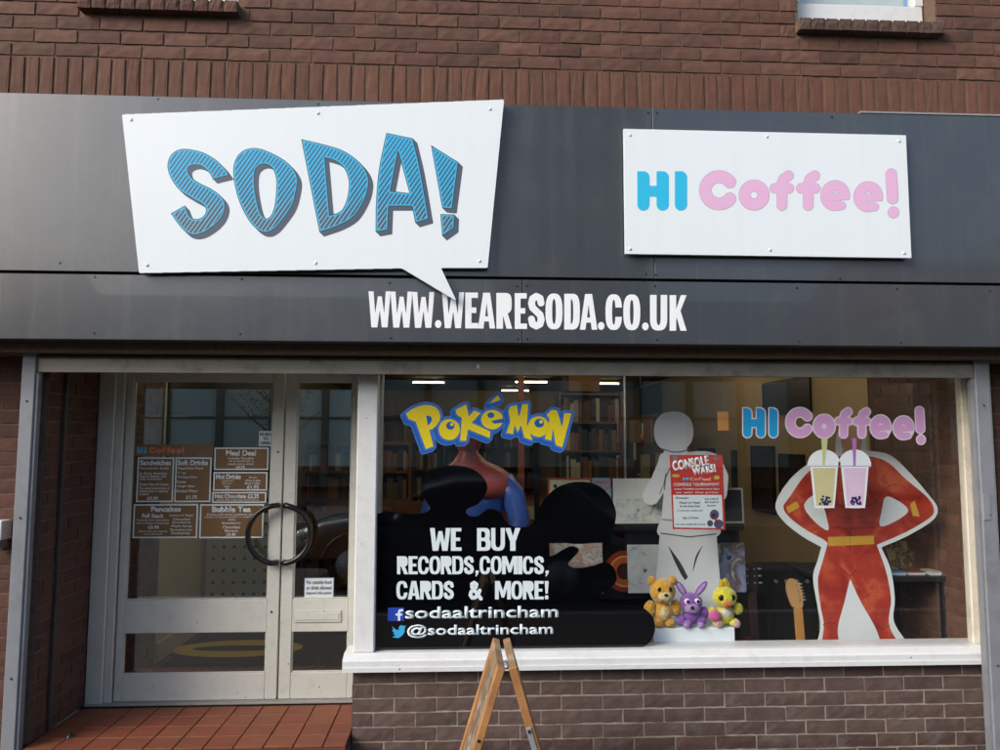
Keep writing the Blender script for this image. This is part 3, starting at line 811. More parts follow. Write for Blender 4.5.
A_o = [(480, 127, 1), (627, 157, 1), (668, 330), (716, 605, 1), (640, 628, 1), (622, 535, 1), (493, 535, 1), (488, 666, 1), (420, 678, 1), (423, 500), (440, 320)]
A_i = [(545, 230, 1), (608, 462, 1), (503, 450, 1)]
B1 = C_((728, 195), (880, 290), (846, 550), (790, 545)); B2 = C_((780, 578), (859, 580), (856, 655), (790, 702))
def L_(*loops, ox):
    r = []
    for k, l in enumerate(loops):
        s, pts = l; r.append((s + 'p', smooth_loop(cr1(pts, ox))))
    return r
for nm, pr in (('S', L_(('+', S_), ox=140)), ('O', L_(('+', O_o), ('-', O_i), ox=140)), ('D', L_(('+', D_o), ('-', D_i), ox=300)),
               ('A', L_(('+', A_o), ('-', A_i), ox=300)), ('!', L_(('+', B1), ('+', B2), ox=300))):
    R0 = raster(pr, .11, pad=8)
    sh_ = R0
    for k in range(1, 7): sh_ = union(sh_, shift(R0, 4.4 * k / 6, 4.4 * k / 6))
    lt = flat('letter', sh_, YS - .0008, .0008, ink, ss)
    for nm2, er, mm, dy in (('face_outline', 0, ink_d, -.0012), ('inline', -.75, cyan, -.0016), ('hatching', -2.0, hatch, -.0020)):
        R2 = morph(R0, er) if er else R0
        fc = flat(nm2, R2, YS + dy, .0004, mm, ss); fc.location -= Vector(lt.location); fc.parent = lt

YH = -.40
hs_ = thing('coffee_sign', P(768, 256, YH), 'white rectangular board with blue and pink rounded lettering', 'sign')
q = RECT(624.5, 132, 908.7, 256, YH)
box('board', q[0], q[1], YH, YH + .018, q[2], q[3], sign_w, hs_, .001)
spacer(hs_, [(640, 145), (895, 150), (640, 240), (895, 243), (768, 240)], YH + .019, YF - .001)
for x, y in ((630, 135), (767, 136.5), (899, 141), (630, 249), (770, 250), (904, 253)):
    obj('screw', dome, screw_w, hs_, P(x, y, YH - .001) - hs_.location)
def coffee():
    """rounded lettering as strokes in sign-crop units: list of (colour key, primitives)"""
    S = lambda pts, r: ('+s', pts, r)
    arc = lambda cx, cy, r, a0, a1, n=24: [(cx + r * math.cos(rad(a0 + (a1 - a0) * k / n)), cy + r * math.sin(rad(a0 + (a1 - a0) * k / n))) for k in range(n + 1)]
    out = [('b', [S([(48, 62), (48, 159)], 21), ('+p', [(27, 41), (48, 41), (48, 62), (27, 62)]), S([(117, 62), (117, 159)], 21), ('+p', [(96, 41), (117, 41), (117, 62), (96, 62)]), ('+p', [(48, 93), (117, 93), (117, 130), (48, 130)])]),
           ('b', [S([(182, 62), (182, 159)], 21), ('+p', [(161, 41), (182, 41), (182, 62), (161, 62)])])]
    out.append(('p', [S(arc(318, 108, 49, 38, 322), 21.5)]))
    out.append(('p', [('+e', 443, 125, 54, 54), ('-e', 443, 125, 13, 13)]))
    for dx in (0, 94):
        out.append(('p', [S([(543 + dx, 162), (543 + dx, 85), (548 + dx, 68), (566 + dx, 56)], 18), S([(517 + dx, 101), (568 + dx, 101)], 17.5)]))
    for cx, cy in ((733, 127), (851, 131)):
        out.append(('p', [('+e', cx, cy, 52, 54), ('-p', [(cx - 12, cy - 9), (cx - 9, cy - 15), (cx, cy - 18), (cx + 10, cy - 14), (cx + 13, cy - 9)]),
                          ('-p', [(cx + 20, cy + 16), (cx + 60, cy + 14), (cx + 60, cy + 60), (cx + 20, cy + 60)]), ('-p', [(cx - 4, cy + 19), (cx + 60, cy + 14), (cx + 60, cy + 20), (cx, cy + 24)]), ('+s', [(cx + 8, cy + 38), (cx + 24, cy + 36.5)], 14)]))
    out.append(('p', [S([(933, 51), (938, 137)], 20), ('+e', 941, 187, 20, 20)]))
    return out
def amap(prims, f):
    r = []
    for p in prims:
        k = p[0][1]
        if k == 'e':
            a = f(p[1] - p[3], p[2] - p[4]); b = f(p[1] + p[3], p[2] + p[4])
            r.append((p[0], (a[0] + b[0]) / 2, (a[1] + b[1]) / 2, (b[0] - a[0]) / 2, (b[1] - a[1]) / 2) + tuple(p[5:]))
        else:
            s = f(1, 0)[0] - f(0, 0)[0]
            r.append((p[0], [f(*c) for c in p[1]]) + ((p[2] * s,) if k == 's' else ()))
    return r
def under(parent, child):  # place a sheet made in world terms under a part of a thing
    child.location = Vector(child.location) - Vector(parent.location); child.parent = parent
for kc, pr in coffee():
    pr = amap(pr, lambda x, y: (630 + x / 3.5714, 160 + y / 3.5714 + .0))
    R0 = raster(pr, .1, pad=2)
    lt = flat('letter', morph(R0, .35), YH - .0006, .0006, grey_ln if kc == 'p' else sign_blue, hs_)
    fc = flat('face', R0, YH - .001, .0004, sign_pink if kc == 'p' else sign_blue, hs_); under(lt, fc)

ad = thing('web_address_lettering', P(527, 331, YF), 'white condensed web address lettering on the lower fascia strip', 'lettering')
c3 = lambda v: 360 + v / 5.882
c4 = lambda v: 520 + v / 5.882
url = [('W', c3(50), c3(180)), ('W', c3(179), c3(308)), ('W', c3(307), c3(437)), ('.', c3(441), c3(479)), ('W', c3(482), c3(612)), ('E', c3(619), c3(695)), ('A', c3(694), c3(795)), ('R', c3(802), c3(896)), ('E', c3(910), c3(982)),
       ('S', c4(50), c4(142)), ('O', c4(150), c4(250)), ('D', c4(260), c4(352)), ('A', c4(352), c4(455)), ('.', c4(458), c4(497)), ('C', c4(503), c4(600)), ('O', c4(608), c4(707)), ('.', c4(718), c4(757)), ('U', c4(765), c4(866)), ('K', c4(880), c4(980))]
for ch, x0, x1 in url:
    f = ((x0 + x1) / 2 - 369) / 317
    flat('letter', raster(put_glyph(ch, x0, x1, 291.2 + 4 * f, 327.2 + 3.6 * f), .09), YF - .0006, .0006, vin_w, ad)

# ------------------------------------------------------------ stickers on the display glass
YV = YG - .0016
bv = thing('black_window_vinyl', P(500, 650, YG), 'glossy black cut vinyl covering the lower left of the display glass', 'window sticker')
vin = [(371, 651.5, 1), (376.5, 514, 1), (388, 511.5), (402, 513), (418, 514), (430, 509), (424, 498), (421, 484), (430, 471), (449, 465.5), (470, 468), (484, 478), (487, 491), (478, 504), (467, 509), (468, 515), (478, 516), (488, 509), (500, 512), (508, 524), (520, 527), (532, 524), (541, 504), (556, 488), (575, 482), (595, 484), (609, 495), (616, 512), (613, 530), (604, 541), (575, 544), (556, 541), (545, 545), (543, 553), (552, 556), (562, 550), (572, 546), (579, 550), (573, 558), (568, 564), (575, 568), (592, 566), (606, 562), (615, 570), (616, 582), (604, 592), (590, 598), (612, 604), (640, 607), (652, 616), (655, 630), (648, 644), (630, 651.5, 1)]
flat('vinyl', raster([('+p', smooth_loop(vin))], .3), YG - .0008, .0007, black_vin, bv, tol=.3)
wb = thing('buying_notice_lettering', P(470, 640, YG), 'pale WE BUY records notice lettering on the black vinyl', 'lettering')
c5x = lambda v: 380 + v / 5; c5y = lambda v: 500 + v / 5
lines = [(140, 254, [('WE', 250, 408), ('BUY', 485, 702)]), (281, 371, [('RECORDS,', 85, 496), ('COMICS,', 498, 846)]), (405, 497, [('CARDS', 82, 371), ('&', 440, 508), ('MORE!', 575, 846)])]
for yt, yb, words in lines:
    for wrd, a, b in words:
        for ch, x0, x1 in word_boxes(wrd, c5x(a), c5x(b), .03):
            flat('letter', raster(put_glyph(ch, x0, x1, c5y(yt), c5y(yb)), .06), YV - .0004, .0006, vin_glass_w, wb)
txt('handle_text', 'sodaaltrincham', 405.3, 606.2, 558.6, 618.2, YV, vin_glass_w, wb, .022)
txt('handle_text', '@sodaaltrincham', 407, 623.8, 553.3, 637.5, YV, vin_glass_w, wb, .022)
fbm = mat('print_royal_blue', '2343a8', .4, .02)
fi = thing('blue_icon_sticker', P(396, 621, YG), 'square blue sticker with white letter f on the black vinyl', 'window sticker')
q = RECT(387.8, 607.6, 404, 621, YV); box('square', q[0], q[1], YV - .0005, YV, q[2], q[3], fbm, fi)
flat('letter', raster([('+s', [(399, 621), (399, 612.5), (399.6, 610.6), (402.2, 610.2)], 1.15), ('+p', [(395.6, 613.6), (402.2, 613.6), (402.2, 615.6), (395.6, 615.6)]), ('-p', [(390, 620.8), (404, 620.8), (404, 623), (390, 623)])], .05), YV - .0011, .0005, vin_glass_w, fi)
tw = thing('bird_icon_sticker', P(399, 638, YG), 'small light blue bird sticker beside the lower handle', 'window sticker')
bird = [(392, 626.2, 1), (395, 629), (398.6, 630), (398.8, 627.4), (401, 625.2), (403.6, 626), (406, 625.4, 1), (404.8, 628.2), (404.4, 632), (401.6, 636), (397.6, 638), (392.2, 637, 1), (395.4, 635.6), (393.2, 633.6), (394.4, 633, 1), (392.2, 630.6), (393.2, 630, 1)]
flat('bird', raster([('+p', smooth_loop(bird))], .06), YV - .0005, .0005, mat('print_bird_blue', '3aa6dc', .4, .02), tw)

yel = mat('print_yellow', 'e3cf1e', .4, .02); pblue = mat('print_blue_light', '4f86d8', .4, .02); pdark = mat('print_blue_deep', '1f5cb4', .4, .02)
pk = thing('trading_card_logo_sticker', P(487, 455, YG), 'arched yellow lettering sticker with blue outline at the top left', 'window sticker')
K = lambda *p: [(380 + a[0] / 4.545, 380 + a[1] / 4.545) + tuple(a[2:]) for a in p]
ell = lambda s, cx, cy, rx, ry: (s + 'e', 380 + cx / 4.545, 380 + cy / 4.545, rx / 4.545, ry / 4.545)
PO = [[('+p', smooth_loop(K((118, 152, 1), (155, 128), (205, 113), (250, 122), (273, 155), (268, 190), (240, 222), (224, 226, 1), (243, 302, 1), (208, 314, 1), (163, 190, 1), (130, 178, 1)))), ('-p', smooth_loop(K((210, 162, 1), (230, 166), (236, 184), (217, 208, 1))))],
      [ell('+', 315, 225, 48, 48), ell('-', 320, 208, 19, 18), ell('+', 326, 202, 8, 7)],
      [('+p', smooth_loop(K(*C_((343, 136), (392, 110), (404, 166), (428, 138), (458, 150), (416, 194), (502, 234), (498, 264), (400, 224), (392, 276), (364, 276), (372, 172), (350, 158)))))],
      [ell('+', 510, 180, 50, 44), ell('-', 504, 160, 16, 13), ('-p', K((505, 186), (570, 172), (572, 192), (520, 199))), ('+p', K((498, 106), (534, 68), (550, 90)))],
      [('+p', K((592, 120), (622, 113), (631, 170), (648, 110), (674, 108), (668, 200), (692, 274), (657, 262), (641, 205), (626, 238), (612, 205), (604, 246), (574, 240), (593, 190), (584, 140)))],
      [ell('+', 720, 212, 48, 47), ell('-', 724, 196, 22, 20), ell('+', 732, 190, 9, 8)],
      [('+p', K((757, 158), (782, 135), (806, 140), (827, 214), (838, 150), (871, 152), (828, 306), (799, 296), (786, 218), (779, 276), (749, 268), (770, 178)))]]
allp = [p for l in PO for p in l if p[0][0] == '+']
RA = raster(allp, .12, pad=8)
base = RA
for k in range(1, 6): base = union(base, shift(RA, -.5 * k, .5 * k))
flat('backing', morph(base, 3.0), YV + .0006, .0008, pblue, pk)
flat('outline', morph(base, 2.3), YV - .0001, .0006, pdark, pk)
flat('outline', morph(RA, 1.6), YV - .0005, .0003, pblue, pk)
flat('outline', morph(RA, .9), YV - .0009, .0003, pdark, pk)
for l in PO: flat('letter', raster(l, .09), YV - .0014, .0004, yel, pk)

cs = thing('coffee_sticker', P(835, 443, YG), 'blue and pink rounded lettering sticker on the display glass', 'window sticker')
w_pink = mat('vinyl_mauve', 'cf9fcd', .4, .02); w_blue = mat('vinyl_blue', '1f97d2', .4, .02)
fm_ = lambda x, y: (743.3 + (x - 27) * 181.6 / 934, 405.8 + (y - 30) * 37.4 / 177 + (x - 27) * .0008)
cof = [(k, raster(amap(pr, fm_), .09, pad=3, bounds=None)) for k, pr in coffee()]
allc = raster([p for k, pr in coffee() for p in amap(pr, fm_) if p[0][0] == '+'], .12, pad=3)
flat('backing', morph(allc, 1.25), YV + .0004, .0006, mat('vinyl_edge', 'd9d3e0', .4, .02), cs)
for k, R0 in cof: flat('letter', R0, YV - .0003, .0005, w_pink if k == 'p' else w_blue, cs)

cup_w = mat('print_cup_white', 'd5dde0', .35, .03); pearl = mat('print_pearl', '1d2350', .4, .1)
for i, (x0, tea, straw, lab) in enumerate(((0, 'bcb78a', 'b9c18c', 'bubble tea cup sticker with pale green tea and green straw'), (120, 'cdb6ce', 'a06fb4', 'bubble tea cup sticker with lilac tea and purple straw'))):
    fx = lambda x: 740 + x / 3.846; fy = lambda y: 370 + y / 3.846
    cu = thing('cup_sticker', P(fx(320 + x0 * .98), fy(530), YG), lab, 'window sticker', 'bubble tea cup stickers')
    d = x0 * .985
    lid = [('+e', fx(323 + d), fy(362), 62 / 3.846, 56 / 3.846), ('-p', [(fx(240 + d), fy(366)), (fx(400 + d), fy(366)), (fx(400 + d), fy(430)), (fx(240 + d), fy(430))]), ('+p', [(fx(260 + d), fy(354)), (fx(386 + d), fy(354)), (fx(386 + d), fy(372)), (fx(260 + d), fy(372))])]
    body = smooth_loop([(fx(270 + d), fy(366), 1), (fx(377 + d), fy(366), 1), (fx(364 + d), fy(518)), (fx(355 + d), fy(530)), (fx(295 + d), fy(530)), (fx(286 + d), fy(518))])
    flat('cup', raster(lid + [('+p', body)], .1), YV - .0003, .0006, cup_w, cu)
    tb_ = smooth_loop([(fx(280 + d), fy(377), 1), (fx(368 + d), fy(377), 1), (fx(357 + d), fy(512)), (fx(350 + d), fy(522)), (fx(300 + d), fy(522)), (fx(293 + d), fy(512))])
    flat('tea', raster([('+p', tb_)], .1), YV - .0007, .0004, mat('print_tea_%d' % i, tea, .35, .06, 12), cu)
    flat('straw', raster([('+p', [(fx(313 + d), fy(262)), (fx(338 + d) if i == 0 else fx(330 + d), fy(262)), (fx(326 + d), fy(370)), (fx(318 + d), fy(370))])], .08), YV - .0011, .0004, mat('print_straw_%d' % i, straw, .4, .03), cu)
    rg = random.Random(3 + i)
    pts = [(fx(308 + d + rg.random() * 40), fy(480 + 38 * math.sqrt(rg.random()))) for _ in range(26)]
    flat('pearls', raster([('+e', x, y, 1.15, 1.15) for x, y in pts], .06), YV - .0011, .0004, pearl, cu)
    flat('lid_rim', raster([('+p', [(fx(262 + d), fy(368)), (fx(384 + d), fy(368)), (fx(384 + d), fy(371)), (fx(262 + d), fy(371))])], .05), YV - .0007, .0004, grey_ln, cu)

# console event poster behind the glass
YP = .064
po = thing('event_poster', P(697, 530, YP), 'red and white event poster taped inside the display window', 'poster')
red_p = mat('print_red', 'b8352c', .5, .06, 8); pap = mat('paper_white', 'd3dde2', .6, .02); blk = mat('print_black', '161518', .6, .05)
PQ = lambda x, y: (670 + (x - 75) / 7.5 * 1.0, 455 + (y - 112) / 7.5)
cr8 = lambda x, y: (660 + x / 7.5, 440 + y / 7.5)
flat('sheet', raster([('+p', [cr8(72, 112), cr8(470, 112), cr8(490, 675), cr8(96, 668)])], .2), YP, .0008, red_p, po)
flat('white_panel', raster([('+p', [cr8(97, 412), cr8(463, 412), cr8(474, 662), cr8(107, 655)])], .2), YP - .0006, .0005, pap, po)
def ptxt(s, x0, y0, x1, y1, m=blk, b=.02): 
    a = cr8(x0, y0); c = cr8(x1, y1); return txt('text', s, a[0], a[1], c[0], c[1], YP - .0007, m, po, b)
o = ptxt('CONSOLE', 98, 135, 375, 215, vin_w, .05); o.rotation_euler = (0, rad(-9), 0)
o = ptxt('WARS!', 245, 190, 425, 255, vin_w, .05); o.rotation_euler = (0, rad(-9), 0)
ptxt('HI', 172, 282, 214, 308, sign_blue, .05); ptxt('Coffee!', 222, 280, 385, 308, mat('print_salmon', 'e59a8c', .5), .05)
ptxt('MARIO KART TOURNAMENT'.replace('MARIO KART', 'CONSOLE'), 104, 322, 446, 346, pap, .02)
ptxt('every Tuesday evening from 5pm', 108, 360, 446, 378, pap); ptxt('to win the prize', 118, 386, 440, 404, pap)
for s, x0, y0, x1, y1 in (('Details:', 118, 426, 218, 442), ('Head to Head', 145, 460, 300, 478), ('for the Game Zone', 150, 486, 300, 504), ('£1 entry fee, double bout', 128, 522, 320, 538), ('Sale 15 Points', 170, 574, 290, 592), ('for more details ask in store', 122, 624, 340, 638), ('from £100 off', 335, 432, 435, 450), ('the console to', 335, 456, 440, 472), ('be won!', 355, 482, 415, 498)):
    ptxt(s, x0, y0, x1, y1, mat('print_ink_grey', '5d5f66', .6))
for nm, pr, c in (('figure_print', [('+e', 408, 560, 34, 38), ('+e', 440, 630, 36, 34), ('+e', 376, 625, 22, 24)], '4d4468'), ('figure_print', [('+e', 404, 575, 16, 20), ('+e', 425, 608, 14, 12)], '9c4040'), ('corner_print', [('+e', 112, 138, 20, 20), ('+e', 420, 138, 20, 14)], '6e7c80'), ('corner_print', [('+e', 118, 268, 30, 12), ('+e', 425, 282, 22, 16)], 'c9a94e')):
    flat(nm, raster([(p[0], *cr8(p[1], p[2]), p[3] / 7.5, p[4] / 7.5) for p in pr], .08), YP - .0012, .0004, mat('print_%s' % c, c, .5, .2, 60), po)

# ------------------------------------------------------------ menu stickers on the wide door leaf
YM = YD + .0185 - .0008
brown = mat('menu_brown', '735635', .4, .08, 6); mw = mat('menu_white', 'dbe3e4', .45, .02)
mh = thing('menu_header_sticker', P(175, 456, YM), 'brown menu header strip with blue and orange lettering on the door', 'menu sticker', 'door menu stickers')
q = RECT(135.5, 444.5, 213, 456, YM); box('strip', q[0], q[1], YM - .0004, YM, q[2], q[3], brown, mh)
for k, pr in coffee():
    R0 = raster(amap(pr, lambda x, y: (137.5 + (x - 27) * 47 / 934, 446.6 + (y - 30) * 8.2 / 177)), .05)
    flat('letter', R0, YM - .0009, .0004, mat('menu_orange', 'c4714f', .4) if k == 'p' else mat('menu_blue', '5fb0d0', .4), mh)
MENU = [('sandwich menu panel sticker at the upper left of the door menu', (137, 457.5, 173.5, 502), [('Sandwiches', 140, 460, 171, 465.5, .03), ('Peanutbutter & Jelly', 140, 467, 169, 470, 0), ('A classic American', 139.5, 472, 167, 474.6, 0), ('Peanut Butter and', 139.5, 475, 166, 477.6, 0), ('Jelly sandwich.', 139.5, 478, 162, 480.6, 0), ('Classic Ham & Cheese', 139, 483, 168.5, 485.6, 0), ('The classic buttered ham &', 139, 487, 169.5, 489.4, 0), ('cheese with or without', 138.8, 490, 168, 492.4, 0), ('mustard.', 138.8, 493, 149, 495.2, 0), ('£3.50', 147, 496.6, 158, 499.6, .02)]),
 ('soft drinks menu panel sticker beside the sandwich panel', (175, 457.5, 211, 502), [('Soft Drinks', 177.5, 460, 208, 465.5, .03), ('Pepsi/Diet Pepsi', 178, 467, 203, 470, 0), ('7 up', 178, 471.6, 186, 474.6, 0), ('Orange Juice', 177.5, 475.6, 197, 478.8, 0), ('Fanta', 177, 480.4, 186, 483.2, 0), ('Ginger Beer', 177, 484.8, 195, 487.8, 0), ('Bottled Water', 176.6, 489.4, 198, 492.4, 0), ('£1.75', 186, 495.4, 197, 498.8, .02)]),
 ('meal deal menu panel sticker at the top right of the door menu', (214.3, 447.6, 268.5, 470), [('Meal Deal', 226, 450.2, 256, 456, .03), ('Includes Pancakes', 228, 457, 254, 459.4, 0), ('or a sandwich, a', 229, 460, 254, 462.2, 0), ('snack and a drink', 228, 462.8, 254, 465, 0), ('£4.95', 236, 465.8, 245, 468.4, .02)]),
 ('hot drinks menu panel sticker under the meal deal panel', (213.3, 472, 267.3, 490.6), [('Hot Drinks', 216, 474.2, 241, 479.4, .03), ('Cappuccino', 221, 480, 234, 482, 0), ('Espresso', 222, 482.6, 232, 484.6, 0), ('Latte', 224, 485, 230, 487, 0), ('Tea', 225.5, 487.4, 229, 489, 0), ('Mocha', 249, 476.4, 257, 478.4, 0), ('White Coffee', 245, 479.4, 261, 481.6, 0), ('Black Coffee', 245, 482.2, 260, 484.4, 0), ('£1.95', 247, 485.2, 259, 488.8, .03)]),
 ('hot chocolate menu panel sticker, the thinnest of the door menu', (212.2, 492, 266.2, 502.8), [('Hot Chocolate £2.25', 215, 494, 259, 498.4, .03), ('topped with cream and marshmallows', 216, 499, 259, 501.2, 0)]),
 ('pancakes menu panel sticker at the lower left of the door menu', (133.2, 504.2, 197.6, 538), [('Pancakes', 151, 506.4, 181, 512, .03), ('Full Stack', 142, 513.6, 164, 518, .02), ('Includes four pancakes', 137, 519, 169, 521.4, 0), ('and a choice of toppings', 136.6, 522, 169, 524.4, 0), ('£3.95', 148, 525.6, 159, 528.8, .02), ('(More than one topping', 139, 530.4, 167, 532.6, 0), ('extra 50p each)', 144, 533.2, 162, 535.2, 0), ('Lemon & Sugar', 169.6, 514, 193.6, 517, 0), ('Chocolate', 173, 517.8, 190, 520.4, 0), ('Strawberry', 172, 521.2, 191, 524, 0), ('Maple Syrup', 171, 524.8, 192, 527.8, 0), ('Strawberries', 170, 528.4, 192, 531, 0), ('Blueberries', 171.4, 531.8, 190, 534.4, 0)]),
 ('bubble tea menu panel sticker at the lower right of the door menu', (199.8, 504.2, 263.4, 538), [('Bubble Tea', 212, 506.4, 251, 512.4, .03), ('Comes with sweet sweetener and a', 207, 513.2, 256, 515.4, 0), ('choice of tapioca pearls or strawberry', 205, 516, 258.6, 518.2, 0), ('Jelly', 228, 518.8, 236, 521, 0), ('Strawberry', 221.6, 521.8, 241, 524.8, 0), ('Chocolate', 222.6, 525.6, 240, 528.6, 0), ('Banana', 225, 529.4, 238, 532, 0), ('£3.45', 226.4, 533, 235.6, 535.8, .02)])]
for lab, (x0, y0, x1, y1), rows in MENU:
    e = thing('menu_sticker', P((x0 + x1) / 2, y1, YM), lab, 'menu sticker', 'door menu stickers')
    q = RECT(x0, y0, x1, y1, YM); b_ = .008
    box('frame', q[0], q[1], YM - .0006, YM, q[2], q[3], mw, e)
    box('panel', q[0] + b_, q[1] - b_, YM - .001, YM - .0006, q[2] + b_, q[3] - b_, brown, e)
    for s, a, b, c, d, bo in rows: txt('text', s, a, b, c, d, YM - .001, mw, e, bo + .012)
e = thing('push_notice', P(265, 446, YM), 'small white PUSH TO OPEN notice on the door glass', 'notice')
q = RECT(259, 431, 272.4, 446, YM); box('paper', q[0], q[1], YM - .0006, YM, q[2], q[3], pap, e)
for s, y in (('PUSH', 432.8), ('TO', 437.2), ('OPEN', 441.6)): txt('text', s, 265.7 - 1.4 * len(s), y, 265.7 + 1.4 * len(s), y + 3.2, YM - .0006, blk, e, .04)
e = thing('food_notice', P(319, 598, YM), 'small white no outside food notice on the narrow door leaf', 'notice')
q = RECT(304, 577.5, 334, 598, YM); box('frame', q[0], q[1], YM - .0005, YM, q[2], q[3], mat('print_line', '5c7186', .5), e); box('paper', q[0] + .005, q[1] - .005, YM - .0009, YM - .0005, q[2] + .005, q[3] - .005, pap, e)
for s, y in (('No outside food', 580), ('or drink allowed', 585.6), ('beyond this point', 591.2)): txt('text', s, 306.4, y, 331.6, y + 4.2, YM - .0009, blk, e, .02)

shelf_w0 = mat('shelf_wood', '6d4526', .5, .2, 6)
# ------------------------------------------------------------ shop interior shell
XI0, XI1, YB, ZC = -2.13, 2.97, 9.5, 2.45
f_ = box('shop_floor', -2.3, 3.2, .57, 10.0, -.049, -.012, floor_in); struct(f_)
f_ = box('shop_floor', -.573, 3.2, .205, .569, -.049, -.012, floor_in); struct(f_)
c_ = box('shop_ceiling', -2.3, 3.2, .30, 10.0, ZC, ZC + .1, ceil_m); struct(c_)
bw = box('back_wall', -2.3, 3.2, YB, YB + .1, 0, ZC - .001, wall_yel); struct(bw)
lw = box('left_wall', XI0 - .1, XI0, 1.32, YB - .001, -.012, ZC - .001, wall_cre); struct(lw)
rw = box('right_wall', XI1, XI1 + .1, 1.18, YB - .001, -.012, ZC - .001, wall_yel); struct(rw)
bh = box('bulkhead', -2.3, 3.2, .285, .299, 2.0, ZC + .1, ceil_m); struct(bh)
ow = box('outer_wall', 3.09, 3.2, .115, 1.17, -.012, ZC - .001, mort_mid); struct(ow)
ow = box('outer_wall', -2.33, -2.235, .575, 1.31, -.012, ZC - .001, mort_mid); struct(ow)
side_wall(XI0, .58, 1.31, -.012, 2.4, 1, 'dark brick wall inside the lobby seen through the wide door leaf', brick_dark, mort_mid, thick=.1)
side_wall(XI1, .112, 1.17, -.012, 2.4, -1, 'brown brick wall inside the shop at the right end of the window', mat('brick_inside', '69483a', .85, .22, 22, bump=.003, bscale=28, rnd=.2, hue=.008), mort_mid, thick=.11)
skw = mat('skirting_paint', 'c2b595', .6, .05)
box('skirting_board', XI0 + .0005, XI0 + .018, 1.33, 9.4, -.011, .13, skw, None, .003); tag(bpy.data.objects['skirting_board'], 'cream skirting board along the lobby wall behind the door', 'skirting')
o = box('skirting_board', XI1 - .018, XI1 - .0005, 1.19, 9.4, -.011, .12, skw, None, .003); tag(o, 'ochre skirting board along the right shop wall behind the guitars', 'skirting')
# lobby tiles
tl = bm_mesh(bx_bm(-.147, .147, -.147, .147, 0, .012, .002))
for i in range(6):
    for j in range(6):
        obj('tile', tl, lob_tile, bpy.data.objects['shop_floor'], Vector((-1.97 + i * .30, .74 + j * .30, -.0115)) - Vector(bpy.data.objects['shop_floor'].location))
mt = thing('door_mat', (-1.65, 1.64, .001), 'dark lobby mat with a plain yellow oval behind the door', 'mat')
obj('pile', bm_mesh(bx_bm(-.40, .62, -.42, .42, 0, .007, .003)), mat('mat_black', '141416', .95, .2, 90, bump=.002, bscale=200), mt)
def oval(rx, ry, z, t, n=48):
    v = [(rx * math.cos(2 * math.pi * k / n), ry * math.sin(2 * math.pi * k / n), z) for k in range(n)]
    v += [(a, b, z + t) for a, b, _ in v]
    return mesh(v, [list(range(n))[::-1], list(range(n, 2 * n))] + [[k, (k + 1) % n, n + (k + 1) % n, n + k] for k in range(n)])
obj('yellow_oval', oval(.47, .23, .0071, .001), mat('mat_yellow', 'd6b02c', .9, .15, 60), mt)
obj('dark_oval', oval(.33, .075, .0082, .001), mat('mat_black', '141416'), mt)
nb = thing('notice_board', (XI0 + .001, 2.2, 1.22), 'added dark panel keeping the upper lobby wall dark behind the door menu', 'board')  # added dark panel, stands in for the shade in the upper lobby
obj('panel', bm_mesh(bx_bm(0, .016, -.84, 2.2, 0, 1.15, .003)), mat('shade_panel_dark', '1d1713', .6, .2, 5), nb); obj('batten', bm_mesh(bx_bm(0, .024, -.84, 2.2, -.03, -.001, .003)), shelf_w0, nb)
pd_ = thing('shade_panel', (-1.72, 2.19, 1.16), 'added dark panel keeping the lobby dark above the perforated panel', 'shade_panel')  # second added dark panel, darkens the lobby above the perforated sheet
obj('panel', bm_mesh(bx_bm(-.36, .34, 0, .02, 0, 1.25, .003)), mat('shade_panel_dark', '1d1713'), pd_); obj('rail', bm_mesh(bx_bm(-.36, .34, -.008, -.0005, 0, .05, .002)), shelf_w0, pd_)
# perforated grey panel
pp = thing('perforated_panel', (-1.72, 2.16, -.011), 'grey perforated panel with square holes in the lobby', 'panel')
obj('sheet', bm_mesh(bx_bm(-.36, .34, 0, .02, 0, 1.15, .002)), mat('panel_grey', 'b4b6b0', .6, .05), pp)
hole = bm_mesh(bx_bm(-.012, .012, -.0012, .0, -.012, .012))
for i in range(8):
    for j in range(11): obj('hole', hole, dark_in, pp, (-.30 + i * .083, 0, .12 + j * .095))
# ceiling tubes
tube_m = mat('tube_light', 'ffecca', .5, 0, emit=8.0)
tube_l = mat('tube_fill_lobby', 'fff0d8', .5, 0, emit=20.0)  # added unseen tube, brightens the lobby
tube_n = mat('tube_fill_front', 'fff0d8', .5, 0, emit=13.0)  # added unseen tubes, brighten the window display and inside brick wall
for i, (x, y) in enumerate(((-.62, 3.2), (.9, 3.4), (2.2, 3.4), (-.5, 6.9), (1.0, 6.7), (2.1, 6.9), (2.05, 1.25), (.9, 8.6), (-1.5, 1.75), (.6, .95))):
    t_ = thing('ceiling_light', (x, y, ZC), ['strip light on the ceiling above the left record rack', 'strip light on the ceiling above the middle record rack', 'strip light on the ceiling beside the right wall posters', 'strip light over the wide bookcase at the back left', 'strip light near the tall middle bookcase', 'strip light far back along the right wall', 'added unseen strip light brightening the table by the inside brick wall', 'rearmost strip light in front of the back wall bookcase', 'added unseen strip light brightening the lobby over the mat', 'added unseen strip light brightening the window display'][i], 'light', 'strip lights on the shop ceiling')
    hl = .62 if y < 6 else .27; tr_ = .019 if y < 6 else .010
    obj('body', bm_mesh(bx_bm(-hl, hl, -.05, .05, -.035, -.0005, .005)), ceil_m, t_)
    obj('tube', tube([(-hl + .04, 0, -.055), (hl - .04, 0, -.055)], tr_, 10), tube_l if x < -1.2 else (tube_m if y > 3 else tube_n), t_)
    for s in (-1, 1): obj('end_cap', bm_mesh(bx_bm(-.02, .02, -.022, .022, -.08, -.036)), ceil_m, t_, (s * (hl - .02), 0, 0))

